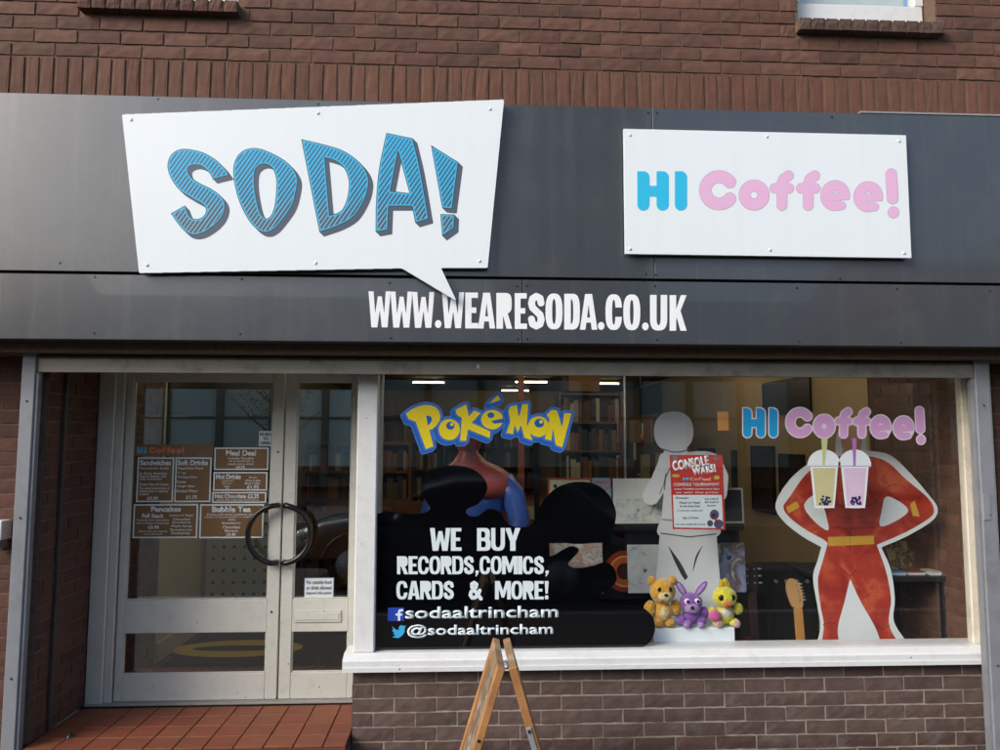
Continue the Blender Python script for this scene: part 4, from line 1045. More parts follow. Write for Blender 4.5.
# ------------------------------------------------------------ stock: racks and bookcases
stock_m = [mat('stock_%d' % i, c, .6, .25, 30) for i, c in enumerate(('6b4a2c', '8a6a42', '3f2a1c', '7a4a34', '2e3b46', 'a39678', '5a5134', '5c3a2a', 'c2b79c', '8a5a3a', '41382c'))]
def stock_mesh(x0, x1, y0, y1, z, hmin, hmax, tmin, tmax, rg):
    vs, fs, mi = [], [], []
    x = x0
    while x < x1 - tmin:
        t = min(rg.uniform(tmin, tmax), x1 - x); h = rg.uniform(hmin, hmax); k = len(vs); d = rg.uniform(0, .04)
        vs += [(a, b, c) for c in (z, z + h) for b in (y0 + d, y1) for a in (x, x + t * .94)]
        fs += [[k + a for a in q] for q in ((0, 1, 5, 4), (1, 3, 7, 5), (3, 2, 6, 7), (2, 0, 4, 6), (4, 5, 7, 6))]
        mi += [rg.randrange(len(stock_m))] * 5; x += t
    return vs, fs, mi
def stock_obj(rows, parent, rg, name='stock'):
    V, F_, M_ = [], [], []
    for r in rows:
        v, f, m = stock_mesh(*r, rg); k = len(V); V += v; F_ += [[a + k for a in q] for q in f]; M_ += m
    me = mesh(V, F_)
    for m in stock_m: me.materials.append(m)
    for p, i in zip(me.polygons, M_): p.material_index = i
    o = obj(name, me, None, parent); o['kind'] = 'stuff'; return o
shelf_w = mat('shelf_wood', '6d4526', .5, .2, 6)
def bookcase(x, y, w_, h, d, n, lab, rot=0, name='bookcase'):
    rg = random.Random(int(x * 100 + y * 7))
    e = thing(name, (x, y, -.011), lab, 'bookcase', rot=(0, 0, rot))
    for s in (-1, 1): obj('side', bm_mesh(bx_bm(s * w_ / 2 - .012, s * w_ / 2 + .012, -d / 2, d / 2, 0, h)), shelf_w, e)
    obj('back', bm_mesh(bx_bm(-w_ / 2 + .013, w_ / 2 - .013, d / 2 - .012, d / 2, 0, h)), shelf_w, e)
    rows = []
    for k in range(n + 1):
        z = .05 + k * (h - .08) / n
        obj('shelf', bm_mesh(bx_bm(-w_ / 2 + .013, w_ / 2 - .013, -d / 2, d / 2 - .013, z - .012, z + .012)), shelf_w, e)
        if k < n:
            g = (h - .08) / n - .03
            rows.append((-w_ / 2 + .02, w_ / 2 - .02, -d / 2 + .02, d / 2 - .02, z + .013, g * .6, g * .92, .02, .07))
    stock_obj(rows, e, rg)
bookcase(1.55, 5.0, .75, 2.15, .35, 6, 'tall brown bookcase in the middle of the shop behind the logo sticker')
bookcase(-.9, 6.6, 1.3, 1.9, .35, 5, 'wide brown bookcase at the back left of the shop')
bookcase(.45, 9.2, 1.8, 1.8, .4, 5, 'wide brown bookcase against the back wall')
bookcase(2.3, 9.2, 1.1, 1.6, .4, 4, 'narrow brown bookcase in the far right back corner')
bookcase(-1.1, 4.0, 1.1, 1.55, .35, 5, 'brown bookcase behind the narrow door leaf')
def record_rack(x, y, w_, lab):
    rg = random.Random(int(x * 31 + y)); e = thing('record_rack', (x, y, -.011), lab, 'record rack')
    for a in (-w_ / 2 + .03, w_ / 2 - .03):
        for b in (-.28, .28): obj('leg', bm_mesh(bx_bm(a - .025, a + .025, b - .025, b + .025, 0, .62)), shelf_w, e)
    obj('trough', prism_x([(-.33, .62), (.33, .70), (.33, 1.02), (.31, 1.02), (.31, .72), (-.31, .64), (-.31, .86), (-.33, .86)], -w_ / 2, w_ / 2), shelf_w, e)
    rows = [(-w_ / 2 + .02, w_ / 2 - .02, -.28 + k * .1, -.26 + k * .1, .66 + k * .012, .26, .33, .28, .33) for k in range(6)]
    stock_obj(rows, e, rg, 'records')
record_rack(.95, 2.9, 1.5, 'wooden record rack full of sleeves behind the arched black vinyl')
record_rack(-.75, 2.3, .9, 'wooden record rack behind the pale window post')
ps = thing('wooden_post', (P(521, 450, 2.4).x, 2.4, -.011), 'orange-brown wooden post from floor to ceiling inside the shop', 'post')
obj('shaft', bm_mesh(bx_bm(-.028, .028, -.028, .028, 0, ZC, .004)), mat('post_orange', 'a8501f', .5, .15, 6), ps)
obj('collar', bm_mesh(bx_bm(-.04, .04, -.04, .04, 0, .12, .006)), shelf_w, ps)
pw = thing('steel_pole', (P(625, 450, 1.5).x, 1.5, -.011), 'thin pale steel pole left of the white cutout', 'pole')
obj('shaft', tube([(0, 0, 0), (0, 0, ZC)], .009, 8), galv, pw); obj('foot', tube([(0, 0, 0), (0, 0, .012)], .06, 16), galv, pw)
lp = P(641, 440, 3.5)
ln = thing('orange_globe_lamp', (lp.x, 3.5, lp.z), 'orange globe lamp hanging left of the white cutout', 'lamp')
obj('globe', bm_mesh(ball((0, 0, 0), .062, .062, .062, 3), True), mat('lamp_orange', 'c4631a', .4, .05), ln); obj('cord', tube([(0, 0, .06), (0, 0, ZC - lp.z)], .004, 6), black_pl, ln)
tg = P(723, 421, .12)
tgo = thing('hanging_tag', (tg.x, .12, tg.z), 'small orange tag hanging on a thread in the window', 'tag')
q = RECT(717.5, 411.5, 728.5, 430.5, .12)
obj('card', bm_mesh(bx_bm(q[0] - tg.x, q[1] - tg.x, -.002, .0, q[2] - tg.z, q[3] - tg.z, .0009)), mat('tag_orange', 'd8953e', .5, .05), tgo)
obj('thread', tube([(0, 0, .05), (0, 0, 1.99 - tg.z)], .0012, 5), galv, tgo)

# cartons and clutter on the bookcases and racks
cart = mat('carton_brown', '8f6b43', .8, .12, 10)
def carton(x, y, z, w_, d, h, rz, lab):
    e = thing('carton', (x, y, z), lab, 'carton', rot=(0, 0, rz))
    obj('walls', bm_mesh(bx_bm(-w_ / 2, w_ / 2, -d / 2, d / 2, 0, h, .003)), cart, e); obj('tape', bm_mesh(bx_bm(-w_ / 2 - .0006, w_ / 2 + .0006, -.025, .025, h - .08, h + .0008)), mat('packing_tape', 'b29465', .4, .05), e)
carton(-.75, 6.6, 1.895, .4, .3, .25, .1, 'brown carton on top of the wide back left bookcase')
carton(.2, 9.2, 1.795, .5, .34, .3, -.05, 'large brown carton on top of the back wall bookcase')
carton(.85, 9.2, 1.795, .35, .3, .2, .12, 'smaller brown carton on top of the back wall bookcase')
carton(1.45, 5.0, 2.145, .4, .3, .2, .2, 'brown carton on top of the tall middle bookcase')
def figure_stand(x, y, lab, c):
    e = thing('merchandise_spinner', (x, y, -.011), lab, 'spinner rack'); rg = random.Random(int(x * 50 + y * 9))
    obj('base', tube([(0, 0, 0), (0, 0, .03)], .22, 20), black_pl, e); obj('pole', tube([(0, 0, .03), (0, 0, 1.75)], .015, 8), galv, e)
    for k in range(4):
        obj('ring', tube([(.16 * math.cos(a), .16 * math.sin(a), .5 + k * .36) for a in [2 * math.pi * i / 16 for i in range(17)]], .004, 5), galv, e)
        for i in range(8):
            a = 2 * math.pi * i / 8 + k * .2; me = bm_mesh(bx_bm(-.055, .055, -.004, .004, 0, .19 + rg.random() * .06)); obj('pack', me, rg.choice(stock_m + [mat('pack_' + c, c, .4, .3, 14), pap]), e, (.17 * math.cos(a), .17 * math.sin(a), .46 + k * .36), (0, 0, a + math.pi / 2))
figure_stand(.12, 3.9, 'spinner rack of small packs left of the orange-brown post', 'b0542c')
figure_stand(1.75, 3.4, 'spinner rack of small packs behind the white cutout', '4a6b8a')
figure_stand(2.45, 4.6, 'spinner rack of small packs near the far right wall posters', '8a8a3c')

# framed pictures on the right wall and clothing rail strip
def WR(px, py, X=XI1 - .002):
    d = fwd + rgt * ((px - 500) / FPX) + upv * ((375 - py) / FPX); return CAM + d * ((X - CAM.x) / d.x)
def art_mat(name, cols, scale=9):
    if name in MATS: return MATS[name]
    m = bpy.data.materials.new(name); t, N, L = nodes_of(m); out = N('OutputMaterial'); b = N('BsdfPrincipled'); b.inputs['Roughness'].default_value = .45
    tc = N('TexCoord'); n = N('TexNoise', Scale=scale, Detail=4.0, Roughness=.55, Distortion=.8); L(tc.outputs['Object'], n.inputs['Vector'])
    cr = N('ValToRGB'); L(n.outputs[0], cr.inputs[0]); el = cr.color_ramp.elements
    el[0].position = .3; el[0].color = lin(cols[0]); el[1].position = .72; el[1].color = lin(cols[-1])
    for k, c in enumerate(cols[1:-1]): e = el.new(.3 + .42 * (k + 1) / (len(cols) - 1)); e.color = lin(c)
    L(cr.outputs[0], b.inputs['Base Color']); L(b.outputs[0], out.inputs[0]); MATS[name] = m; return m
frames = [((753, 446, 776, 512), ('1c1712', '4a3018', '120f0c', '7a5a34'), 'tall dark framed poster on the right wall left of the red cutout'),
          ((781, 454, 806, 520), ('15120f', '3d2616', '241a12', '6d4a2a'), 'dark framed poster on the right wall partly behind the red cutout'),
          ((764, 379, 812, 414), ('101011', '1e1d1d', '0c0c0d'), 'dark blank panel high on the right wall'),
          ((700, 448, 716, 500), ('5a1f18', '341712', '702c20'), 'red framed poster on the far part of the right wall'),
          ((672, 425, 684, 452), ('2a2018', '4d3f2c', '171310'), 'small dark framed picture far along the right wall'),
          ((640, 385, 662, 414), ('151514', '262422', '0e0e0e'), 'small black panel at the far end of the right wall')]
for (x0, y0, x1, y1), cols, lab in frames:
    a, b = WR(x0, (y0 + y1) / 2), WR(x1, (y0 + y1) / 2); ya, yb = min(a.y, b.y), max(a.y, b.y)
    zt, zb = WR((x0 + x1) / 2, y0).z, WR((x0 + x1) / 2, y1).z
    ya, yb = max(ya, 1.2), min(yb, 9.2)
    e = thing('framed_poster', (XI1 - .001, (ya + yb) / 2, zb), lab, 'poster')
    hh, hw = zt - zb, (yb - ya) / 2
    obj('print', bm_mesh(bx_bm(-.016, -.001, -hw + .02, hw - .02, .02, hh - .02)), art_mat('art_' + lab[:14] + str(x0), cols, 4), e)
    for s0, s1, t0_, t1_ in ((-hw, -hw + .0195, 0, hh), (hw - .0195, hw, 0, hh), (-hw + .02, hw - .02, 0, .0195), (-hw + .02, hw - .02, hh - .0195, hh)):
        obj('frame', bm_mesh(bx_bm(-.022, -.001, s0, s1, t0_, t1_)), black_pl, e)
tr = thing('amplifier', (2.18, .92, -.011), 'black boxy amplifier standing behind the red cutout', 'amplifier')
obj('cabinet', bm_mesh(bx_bm(-.17, .17, -.15, .15, .02, .72, .012)), mat('tolex_black', '101011', .8, .1, 60, bump=.001, bscale=200), tr)
obj('grille', bm_mesh(bx_bm(-.15, .15, -.157, -.1505, .06, .56, .003)), mat('grille_cloth', '1b1a1a', .9, .2, 120), tr)
for k in range(4): obj('knob', disc_x(.014, .016, 10), galv, tr, (-.11 + k * .07, -.1505, .64))
for a in (-.13, .13):
    for b in (-.11, .11): obj('foot', tube([(a, b, 0), (a, b, .02)], .02, 8), black_pl, tr)

# ------------------------------------------------------------ display rack with sleeves and prints
YR = .56
rk = thing('display_rack', (P(640, 560, YR).x, YR + .12, -.011), 'black tiered display rack holding prints behind the glass', 'rack')
x0, x1 = P(537, 560, YR).x, P(748, 560, YR).x; cx = rk.location.x
zl = [P(640, 522, YR).z, P(640, 590, YR).z]
rkm = mat('rack_black', '121213', .55, .1, 20)
for a in (x0, x1 - .03): obj('upright', bm_mesh(bx_bm(a - cx, a + .03 - cx, .02, .06, 0, zl[0] + .45 + .011)), rkm, rk)
for z in zl + [.12]:
    obj('ledge', bm_mesh(bx_bm(x0 + .031 - cx, x1 - .031 - cx, -.14, .06, z - .02 + .011, z + .011, .003)), rkm, rk)
    obj('lip', bm_mesh(bx_bm(x0 + .031 - cx, x1 - .031 - cx, -.152, -.1405, z - .05 + .011, z + .02 + .011, .002)), rkm, rk)
obj('backboard', bm_mesh(bx_bm(x0 + .031 - cx, x1 - .031 - cx, .0605, .075, .02, zl[0] + .011)), rkm, rk)
def sleeve(name, rect, Y, m, lab, cat, border=None, tilt=.06, t=.006, z0=None, group=None):
    q = RECT(*rect, Y); zb = q[2] if z0 is None else z0
    e = thing(name, ((q[0] + q[1]) / 2, Y, zb), lab, cat, group, rot=(-tilt, 0, 0)); w_ = (q[1] - q[0]) / 2; h = q[3] - zb
    obj('board', bm_mesh(bx_bm(-w_, w_, 0, t, 0, h, .0008)), border or m, e)
    i = .012 if border else .0
    if border: obj('picture', bm_mesh(bx_bm(-w_ + i, w_ - i, -.001, -.0002, i, h - i)), m, e)
    return e, w_, h
ink_art = art_mat('art_ink_sketch', ('8fa09b', 'c9cdc6', 'd6d8d2', 'dcdcd6', '5f7f7c'), 7)
z_a, z_b = zl[0] + .001, zl[1] + .001
e, w_, h = sleeve('art_print', (613.5, 478.5, 664, 521.5), YR - .10, mat('print_paper', 'cfd3cc', .6, .03), 'pale ink sketch print left of the white cutout', 'print', z0=z_a)
obj('sketch', bm_mesh(bx_bm(-w_ + .015, w_ - .01, -.0012, -.0002, .012, h * .55)), art_mat('art_ink_sketch2', ('4d7a78', 'b9c4bf', 'ced2cb', 'd2d4cd'), 18), e)
e, w_, h = sleeve('art_print', (628, 545, 664, 589.5), YR - .10, art_mat('art_ink_head', ('15171a', 'c3c9c8', 'cdd2d0', 'd2d5d3', 'b0b7b6'), 11), 'black and white drawing in a sleeve on the lower ledge', 'print', z0=z_b)
e, w_, h = sleeve('photo_print', (716, 543, 746, 590), YR - .10, art_mat('art_portrait', ('1b1d22', '8a97b8', '5d4636', 'b9c3c8', '2c2a2c'), 7), 'colour portrait print behind the plush toys', 'print', z0=z_b)
e, w_, h = sleeve('chalk_board', (716, 488, 744, 521.5), YR - .10, mat('chalk_black', '20242a', .8, .25, 30), 'small chalkboard with pale frame right of the event poster', 'board', border=mat('board_frame', 'a8a28e', .6, .1), z0=z_a)
e, w_, h = sleeve('comic_poster', (548, 478, 592, 521.5), YR - .09, mat('poster_cream', 'd2c394', .6, .06), 'cream poster with red border behind the arched black vinyl', 'poster', border=mat('poster_red', 'a84a2c', .6, .05), z0=z_a)
for k in range(5): obj('dot', disc_x(.012 + .004 * (k % 2), .0008, 10), blk, e, (-.09 + k * .045, -.0011, h - .05 - .012 * (k % 3)))
sleeve('comic_poster', (592.5, 478, 611.5, 521.5), YR - .08, art_mat('art_blue', ('3f7fb0', '86b0c8', 'b4704a', '5b93b8'), 9), 'blue comic cover behind the arched black vinyl', 'poster', z0=z_a)
e, w_, h = sleeve('magazine', (550, 543.5, 603, 589.5), YR - .10, art_mat('art_magazine', ('7f8d84', 'c3c7bd', 'b48a7a', 'd4d6cf', '4a504e'), 13), 'pale magazine cover showing through the cut in the black vinyl', 'magazine', z0=z_b)
dp = P(625, 565, YR - .08)
dd = thing('orange_disc', (dp.x, YR - .07, z_b), 'orange ringed disc standing left of the black and white drawing', 'disc')
def ring(r0, r1, t, n=40):
    v = []
    for k in range(n):
        a = 2 * math.pi * k / n
        for r, y in ((r0, 0), (r1, 0), (r1, t), (r0, t)): v.append((r * math.cos(a), y, r * math.sin(a)))
    f = []
    for k in range(n):
        a, b = 4 * k, 4 * ((k + 1) % n)
        for i in range(4): f.append([a + i, a + (i + 1) % 4, b + (i + 1) % 4, b + i])
    return mesh(v, f)
for r0, r1, c in ((.001, .05, '3a1710'), (.0505, .085, 'b4562c'), (.0855, .095, 'd9a24e'), (.0955, .125, '8c2f1c')):
    obj('band', ring(r0, r1, .004), mat('disc_' + c, c, .4, .1), dd, (0, 0, .126))

# ------------------------------------------------------------ white plinth box and plush toys
q = RECT(653.5, 628, 735, 652, .16); zt = q[3]
pb = thing('white_box', ((q[0] + q[1]) / 2, .24, -.011), 'white lidded cardboard box carrying the plush toys', 'box')
hw = (q[1] - q[0]) / 2; zs = P(695, 644, .16).z
obj('carton', bm_mesh(bx_bm(-hw + .006, hw - .006, -.074, .075, 0, zs + .011, .002)), sign_w, pb)
obj('lid', bm_mesh(bx_bm(-hw, hw, -.08, .081, zs + .0115, zt + .011, .003)), sign_w, pb)
fur = lambda n, c: mat('plush_' + n, c, 1.0, .25, 60, bump=.004, bscale=220, sheen=.6, spec=.1)
def plush(px, py_top, py_bot, Y, name, lab, build):
    a = P(px, py_bot, Y); h = P(px, py_top, Y).z - a.z
    e = thing(name, (a.x, Y, zt + .0005), lab, 'plush toy', 'plush toys on the white box')
    build(e, h); return e
def balls(name, lst, m, e, h, sub=3):
    bm = bmesh.new()
    for c, r in lst: ball(Vector(c) * h, r[0] * h, r[1] * h, r[2] * h, sub + (1 if m.name.startswith('plush') else 0), bm)
    if m.name.startswith('plush'):      # uneven pile
        rg = random.Random(len(bm.verts)); bm.normal_update()
        for v in bm.verts: v.co += v.normal * rg.uniform(-.012, .016) * h
    return obj(name, bm_mesh(bm, True), m, e)
eye_w = mat('eye_white', 'e6e6e6', .3, 0); eye_b = mat('eye_black', '0b0b0d', .2, 0)
def bear(e, h):
    y = fur('amber', 'cf9a36')
    balls('body', [((0, 0, .27), (.17, .14, .21)), ((0, -.02, .67), (.24, .2, .24)), ((-.2, 0, .86), (.08, .05, .09)), ((.2, 0, .86), (.08, .05, .09)), ((-.25, -.02, .34), (.11, .08, .15)), ((.25, -.02, .36), (.10, .08, .14)), ((-.11, -.05, .08), (.1, .13, .085)), ((.11, -.05, .08), (.1, .13, .085))], y, e, h)
    balls('belly', [((0, -.075, .27), (.11, .08, .14))], fur('cream', 'd9c48e'), e, h); balls('muzzle', [((0, -.19, .60), (.13, .08, .09))], fur('cream', 'd9c48e'), e, h)
    balls('nose', [((0, -.27, .64), (.04, .025, .03))], eye_b, e, h)
    for s in (-1, 1): balls('eye', [((s * .10, -.19, .73), (.042, .025, .048))], eye_b, e, h)
def rabbit(e, h):
    y = fur('purple', '8a54b0'); l = fur('lilac', 'b08fc8')
    balls('body', [((0, .03, .24), (.17, .14, .2)), ((-.02, -.02, .50), (.24, .19, .22)), ((-.23, 0, .13), (.1, .1, .11)), ((.20, -.03, .12), (.1, .12, .1)), ((-.14, -.14, .075), (.09, .1, .075)), ((.27, .0, .28), (.09, .08, .13))], y, e, h)
    for s, t in ((-1, -35), (1, 40)):
        bm = ball(Vector((s * .22, 0, .80)) * h, .075 * h, .04 * h, .20 * h, 3, rot=Matrix.Rotation(rad(t), 4, 'Y')); o = obj('ear', bm_mesh(bm, True), y, e)
        bm = ball(Vector((s * .22, -.03, .80)) * h, .045 * h, .025 * h, .15 * h, 3, rot=Matrix.Rotation(rad(t), 4, 'Y')); obj('inner_ear', bm_mesh(bm, True), l, o)
    balls('muzzle', [((-.04, -.17, .42), (.15, .09, .10))], l, e, h); balls('nose', [((-.06, -.26, .44), (.05, .03, .04))], eye_b, e, h)
    for x in (-.15, .07):
        o = balls('eye', [((x, -.185, .565), (.065, .035, .065))], eye_w, e, h); balls('pupil', [((x + .01, -.217, .565), (.034, .015, .036))], eye_b, o, h)
    for x in (-.17, .14): balls('paw', [((x, -.2, .06), (.065, .05, .055))], l, e, h)
def chick(e, h):
    y = fur('yellow', 'd8cf38'); 
    balls('body', [((0, 0, .24), (.19, .15, .2)), ((0, -.02, .60), (.25, .2, .22)), ((-.27, -.02, .30), (.09, .08, .1)), ((.28, -.02, .36), (.10, .08, .12)), ((-.17, -.08, .08), (.11, .13, .085)), ((.18, -.08, .08), (.11, .13, .085))], y, e, h)
    balls('tuft', [((-.05, 0, .86), (.06, .05, .10)), ((.03, 0, .88), (.06, .05, .11)), ((.08, 0, .84), (.05, .05, .08))], fur('gold', 'd0b020'), e, h)
    balls('beak', [((.0, -.22, .50), (.09, .09, .05)), ((.0, -.2, .45), (.075, .07, .035))], fur('orange', 'c9722a'), e, h)
    for s in (-1, 1): balls('eye', [((s * .12, -.175, .62), (.062, .04, .066))], eye_b, e, h)
    balls('bib', [((0, -.08, .28), (.13, .085, .12))], fur('white', 'cfcfc2'), e, h)
    balls('pompom', [((-.27, -.16, .25), (.12, .11, .11))], fur('pink', 'd05a9c'), e, h)
    for s in (-1, 1): balls('foot', [((s * .19, -.18, .075), (.07, .05, .07))], fur('palepink', 'd0a8a8'), e, h)
plush(663, 575, 628, .20, 'plush_bear', 'amber plush bear standing left of the purple rabbit', bear)
plush(692, 583, 630, .20, 'plush_rabbit', 'purple plush rabbit sitting between the two yellow toys', rabbit)
plush(725, 583, 631, .20, 'plush_chick', 'yellow plush chick with orange beak and pink pompom', chick)

# ------------------------------------------------------------ cutouts
def cut(prims): return prims
YC = .27
ct = thing('cardboard_cutout', (P(850, 600, YC).x, YC, -.011), 'white-edged cardboard cutout of a plain red figure with hands on hips', 'cutout')
k7 = lambda *p: [(770 + a[0] / 3.125, 420 + a[1] / 3.125) + tuple(a[2:]) for a in p]
yfl = 702.6
def fl(x): return (770 + x / 3.125, yfl)
out_w = smooth_loop(k7((205, 108, 1), (208, 62), (222, 18), (262, 2), (296, 25), (301, 95, 1), (372, 108), (432, 160), (500, 238), (524, 277), (508, 314), (430, 362), (348, 398, 1), (378, 470), (390, 560), (388, 632), (442, 715, 1)) + [fl(452) + (1,), fl(128) + (1,)] + k7((142, 715, 1), (158, 640), (136, 500), (150, 440), (162, 398, 1), (108, 368), (48, 322), (18, 272), (42, 214), (88, 162), (150, 120)))
Rw = raster([('+p', out_w)], .25)
bd = flat('board', Rw, YC, .006, mat('card_white', 'dfe6e8', .5, .02), ct, tol=.3)
redm = art_mat('print_suit_red', ('741d14', 'a33022', 'b03a28', 'c95a3a', '9a2a1d'), 6); redd = mat('print_suit_shade', '5e1f17', .5, .1, 8)
body = smooth_loop(k7((222, 112), (165, 132), (110, 172), (62, 240), (42, 272), (62, 305), (115, 345), (165, 372), (181, 386, 1), (165, 440), (150, 500), (158, 580), (168, 640), (160, 715, 1)) + [fl(150) + (1,), fl(222) + (1,)] + k7((220, 715, 1), (212, 650), (235, 560), (250, 495, 1), (285, 570), (330, 650), (352, 715, 1)) + [fl(376) + (1,), fl(436) + (1,)] + k7((412, 715, 1), (372, 640), (378, 560), (362, 470), (333, 390, 1), (345, 385), (425, 350), (500, 305), (512, 278), (490, 240), (425, 185), (365, 130), (300, 112)))
h1 = smooth_loop(k7((106, 268), (140, 232), (160, 250), (176, 300), (182, 345), (140, 318))); h2 = smooth_loop(k7((362, 240), (400, 252), (432, 282), (400, 312), (345, 332), (350, 280)))
flat('red_print', raster([('+p', body), ('-p', h1), ('-p', h2)], .25), YC - .0006, .0005, redm, ct, tol=.3)
flat('head_print', raster([('+e', 770 + 255 / 3.125, 420 + 64 / 3.125, 10.5, 15), ('+p', k7((232, 80), (282, 80), (290, 118), (222, 118)))], .2), YC - .0006, .0005, mat('print_skin', 'd9a184', .5, .08), ct)
flat('belt_print', raster([('+p', k7((181, 366), (325, 361), (326, 388), (183, 394)))], .2), YC - .0012, .0005, mat('print_belt', 'd2a13a', .5, .08), ct)
flat('cuff_print', raster([('+p', k7((50, 272), (84, 254), (92, 272), (58, 292))), ('+p', k7((438, 262), (452, 252), (468, 302), (446, 300)))], .15), YC - .0012, .0005, mat('print_belt', 'd2a13a'), ct)
S7 = lambda pts, r: ('+s', k7(*pts), r)
flat('line_print', raster([S7([(250, 405), (250, 300), (252, 230)], .22), S7([(205, 300), (250, 310), (305, 298)], .22), S7([(205, 335), (250, 342), (300, 335)], .2), S7([(200, 260), (230, 272), (252, 265), (290, 275), (335, 255)], .3), S7([(372, 205), (345, 235), (330, 255)], .3), S7([(232, 470), (250, 490), (270, 468)], .35), S7([(165, 640), (188, 632), (212, 640)], .3), S7([(335, 640), (352, 655), (375, 640)], .3), S7([(370, 205), (410, 200), (440, 230)], .25), S7([(120, 185), (140, 215), (138, 235)], .25)], .06), YC - .0012, .0005, redd, ct)
obj('strut', prism_x([(.008, 0), (.25, 0), (.25, .02), (.008, .75)], -.01, .01), mat('card_brown', '8a6f4c', .8, .1), ct, (-.02, 0, 0))

YT = .40
wt = thing('cardboard_cutout', (P(690, 600, YT).x, YT, -.011), 'plain white cardboard cutout of a standing figure behind the poster', 'cutout')
k8 = lambda *p: [(640 + a[0] / 4.69, 400 + a[1] / 4.69) + tuple(a[2:]) for a in p]
e8 = lambda x, y, rx, ry: ('+e', 640 + x / 4.69, 400 + y / 4.69, rx / 4.69, ry / 4.69, 2.3)
s8 = lambda pts, r: ('+s', k8(*pts), r / 4.69)
wo_ = [e8(158, 148, 92, 94), ('+p', k8((120, 215), (215, 215), (232, 275), (105, 275))),
       ('+p', smooth_loop(k8((112, 262), (190, 248), (300, 240), (360, 256), (385, 300), (372, 420), (362, 540), (360, 640), (98, 640), (104, 540), (112, 420), (98, 330)))),
       s8([(128, 320), (88, 390), (52, 452)], 40), s8([(52, 452), (90, 370), (118, 300)], 34), e8(122, 285, 34, 38), s8([(352, 300), (378, 360), (372, 440)], 36),
       ('+p', [(660, 534), (716.5, 534), (720, 580), (723, 640), (725, 702.5), (692, 702.5), (689.5, 600), (687.5, 600), (684, 702.5), (650, 702.5), (653, 640), (656, 580)])]
Rw2 = raster(wo_, .25)
wcard = mat('card_pale', 'dfe4e7', .5, .03, 3)
flat('board', Rw2, YT, .006, wcard, wt, tol=.3)
gl_ = mat('print_soft_grey', '59626a', .5, .06); gd_ = mat('print_charcoal', '34383e', .5, .06)
flat('line_print', raster([('+s', k8((115, 420), (120, 365), (140, 320)), .5), ('+s', k8((104, 560), (240, 574), (362, 562)), .5), ('+s', k8((98, 625), (230, 642), (358, 628)), .6), ('+s', k8((232, 232), (190, 244), (150, 244), (105, 230)), .6), ('+s', k8((350, 300), (345, 380), (340, 440)), .5), ('+s', k8((92, 440), (112, 395), (122, 345)), .4), ('+s', k8((225, 560), (228, 500), (226, 440)), .35), ('+s', [(657, 612), (687, 618)], .4), ('+s', [(690, 618), (722, 612)], .4)], .1), YT - .0006, .0005, gl_, wt)
flat('wedge_print', raster([('+p', smooth_loop([(664, 535, 1), (668, 545), (680, 562), (688, 577, 1), (684, 579), (674, 560)])), ('+p', smooth_loop([(704, 544, 1), (698, 556), (692, 575, 1), (696, 556)]))], .15), YT - .0006, .0005, gd_, wt)  # printed black undersuit wedges on the cutout legs
obj('strut', prism_x([(.008, 0), (.13, 0), (.13, .02), (.008, .75)], -.01, .01), mat('card_brown', '8a6f4c'), wt)

# red and blue bust
bc = P(478, 520, .42)
bs = thing('display_figure', (bc.x, .42, -.011), 'red and blue display figure with rounded shoulders behind the logo sticker', 'figure')
def loft(secs, n=24, m=None):
    vs, fs = [], []
    for (x, y, z, rx, ry) in secs:
        for k in range(n): a = 2 * math.pi * k / n; vs.append((x + rx * math.cos(a), y + ry * math.sin(a), z))
    for i in range(len(secs) - 1):
        for k in range(n): fs.append([i * n + k, i * n + (k + 1) % n, (i + 1) * n + (k + 1) % n, (i + 1) * n + k])
    fs += [list(range(n))[::-1], [(len(secs) - 1) * n + k for k in range(n)]]
    return mesh(vs, fs, smooth=True)
zz = lambda py: P(478, py, .42).z + .011
blu = mat('figure_blue', '4263ae', .3, .08, 6); rdm = mat('figure_red', 'c25a52', .35, .08, 6)
obj('torso', loft([(-.02, 0, 0, .13, .1), (-.02, 0, .5, .12, .09), (-.02, 0, zz(560), .13, .1), (-.02, 0, zz(520), .16, .11), (-.02, 0, zz(490), .20, .12), (-.02, 0, zz(475), .20, .11)]), blu, bs)
obj('shoulders', loft([(-.02, -.004, zz(497), .205, .122), (-.02, -.004, zz(485), .235, .125), (-.02, -.004, zz(475), .22, .115), (-.03, -.004, zz(468), .175, .095), (-.05, -.004, zz(461), .10, .08), (-.06, -.004, zz(453), .06, .065), (-.06, -.004, zz(440), .06, .065)]), rdm, bs)
for s in (-1, 1):
    obj('arm', tube([(s * .165 - .02, 0, zz(478)), (s * .225 - .02, -.01, zz(494)), (s * .27 - .02, -.03, zz(520)), (s * .24 - .02, -.08, zz(545)), (s * .16 - .02, -.13, zz(555))], .06, 14, taper=[.06, .078, .065, .055, .045]), blu, bs)
obj('head', bm_mesh(ball((-.06, -.01, zz(437)), .085, .095, .115, 3), True), rdm, bs)
obj('base', tube([(-.02, 0, 0), (-.02, 0, .03)], .2, 24), black_pl, bs)

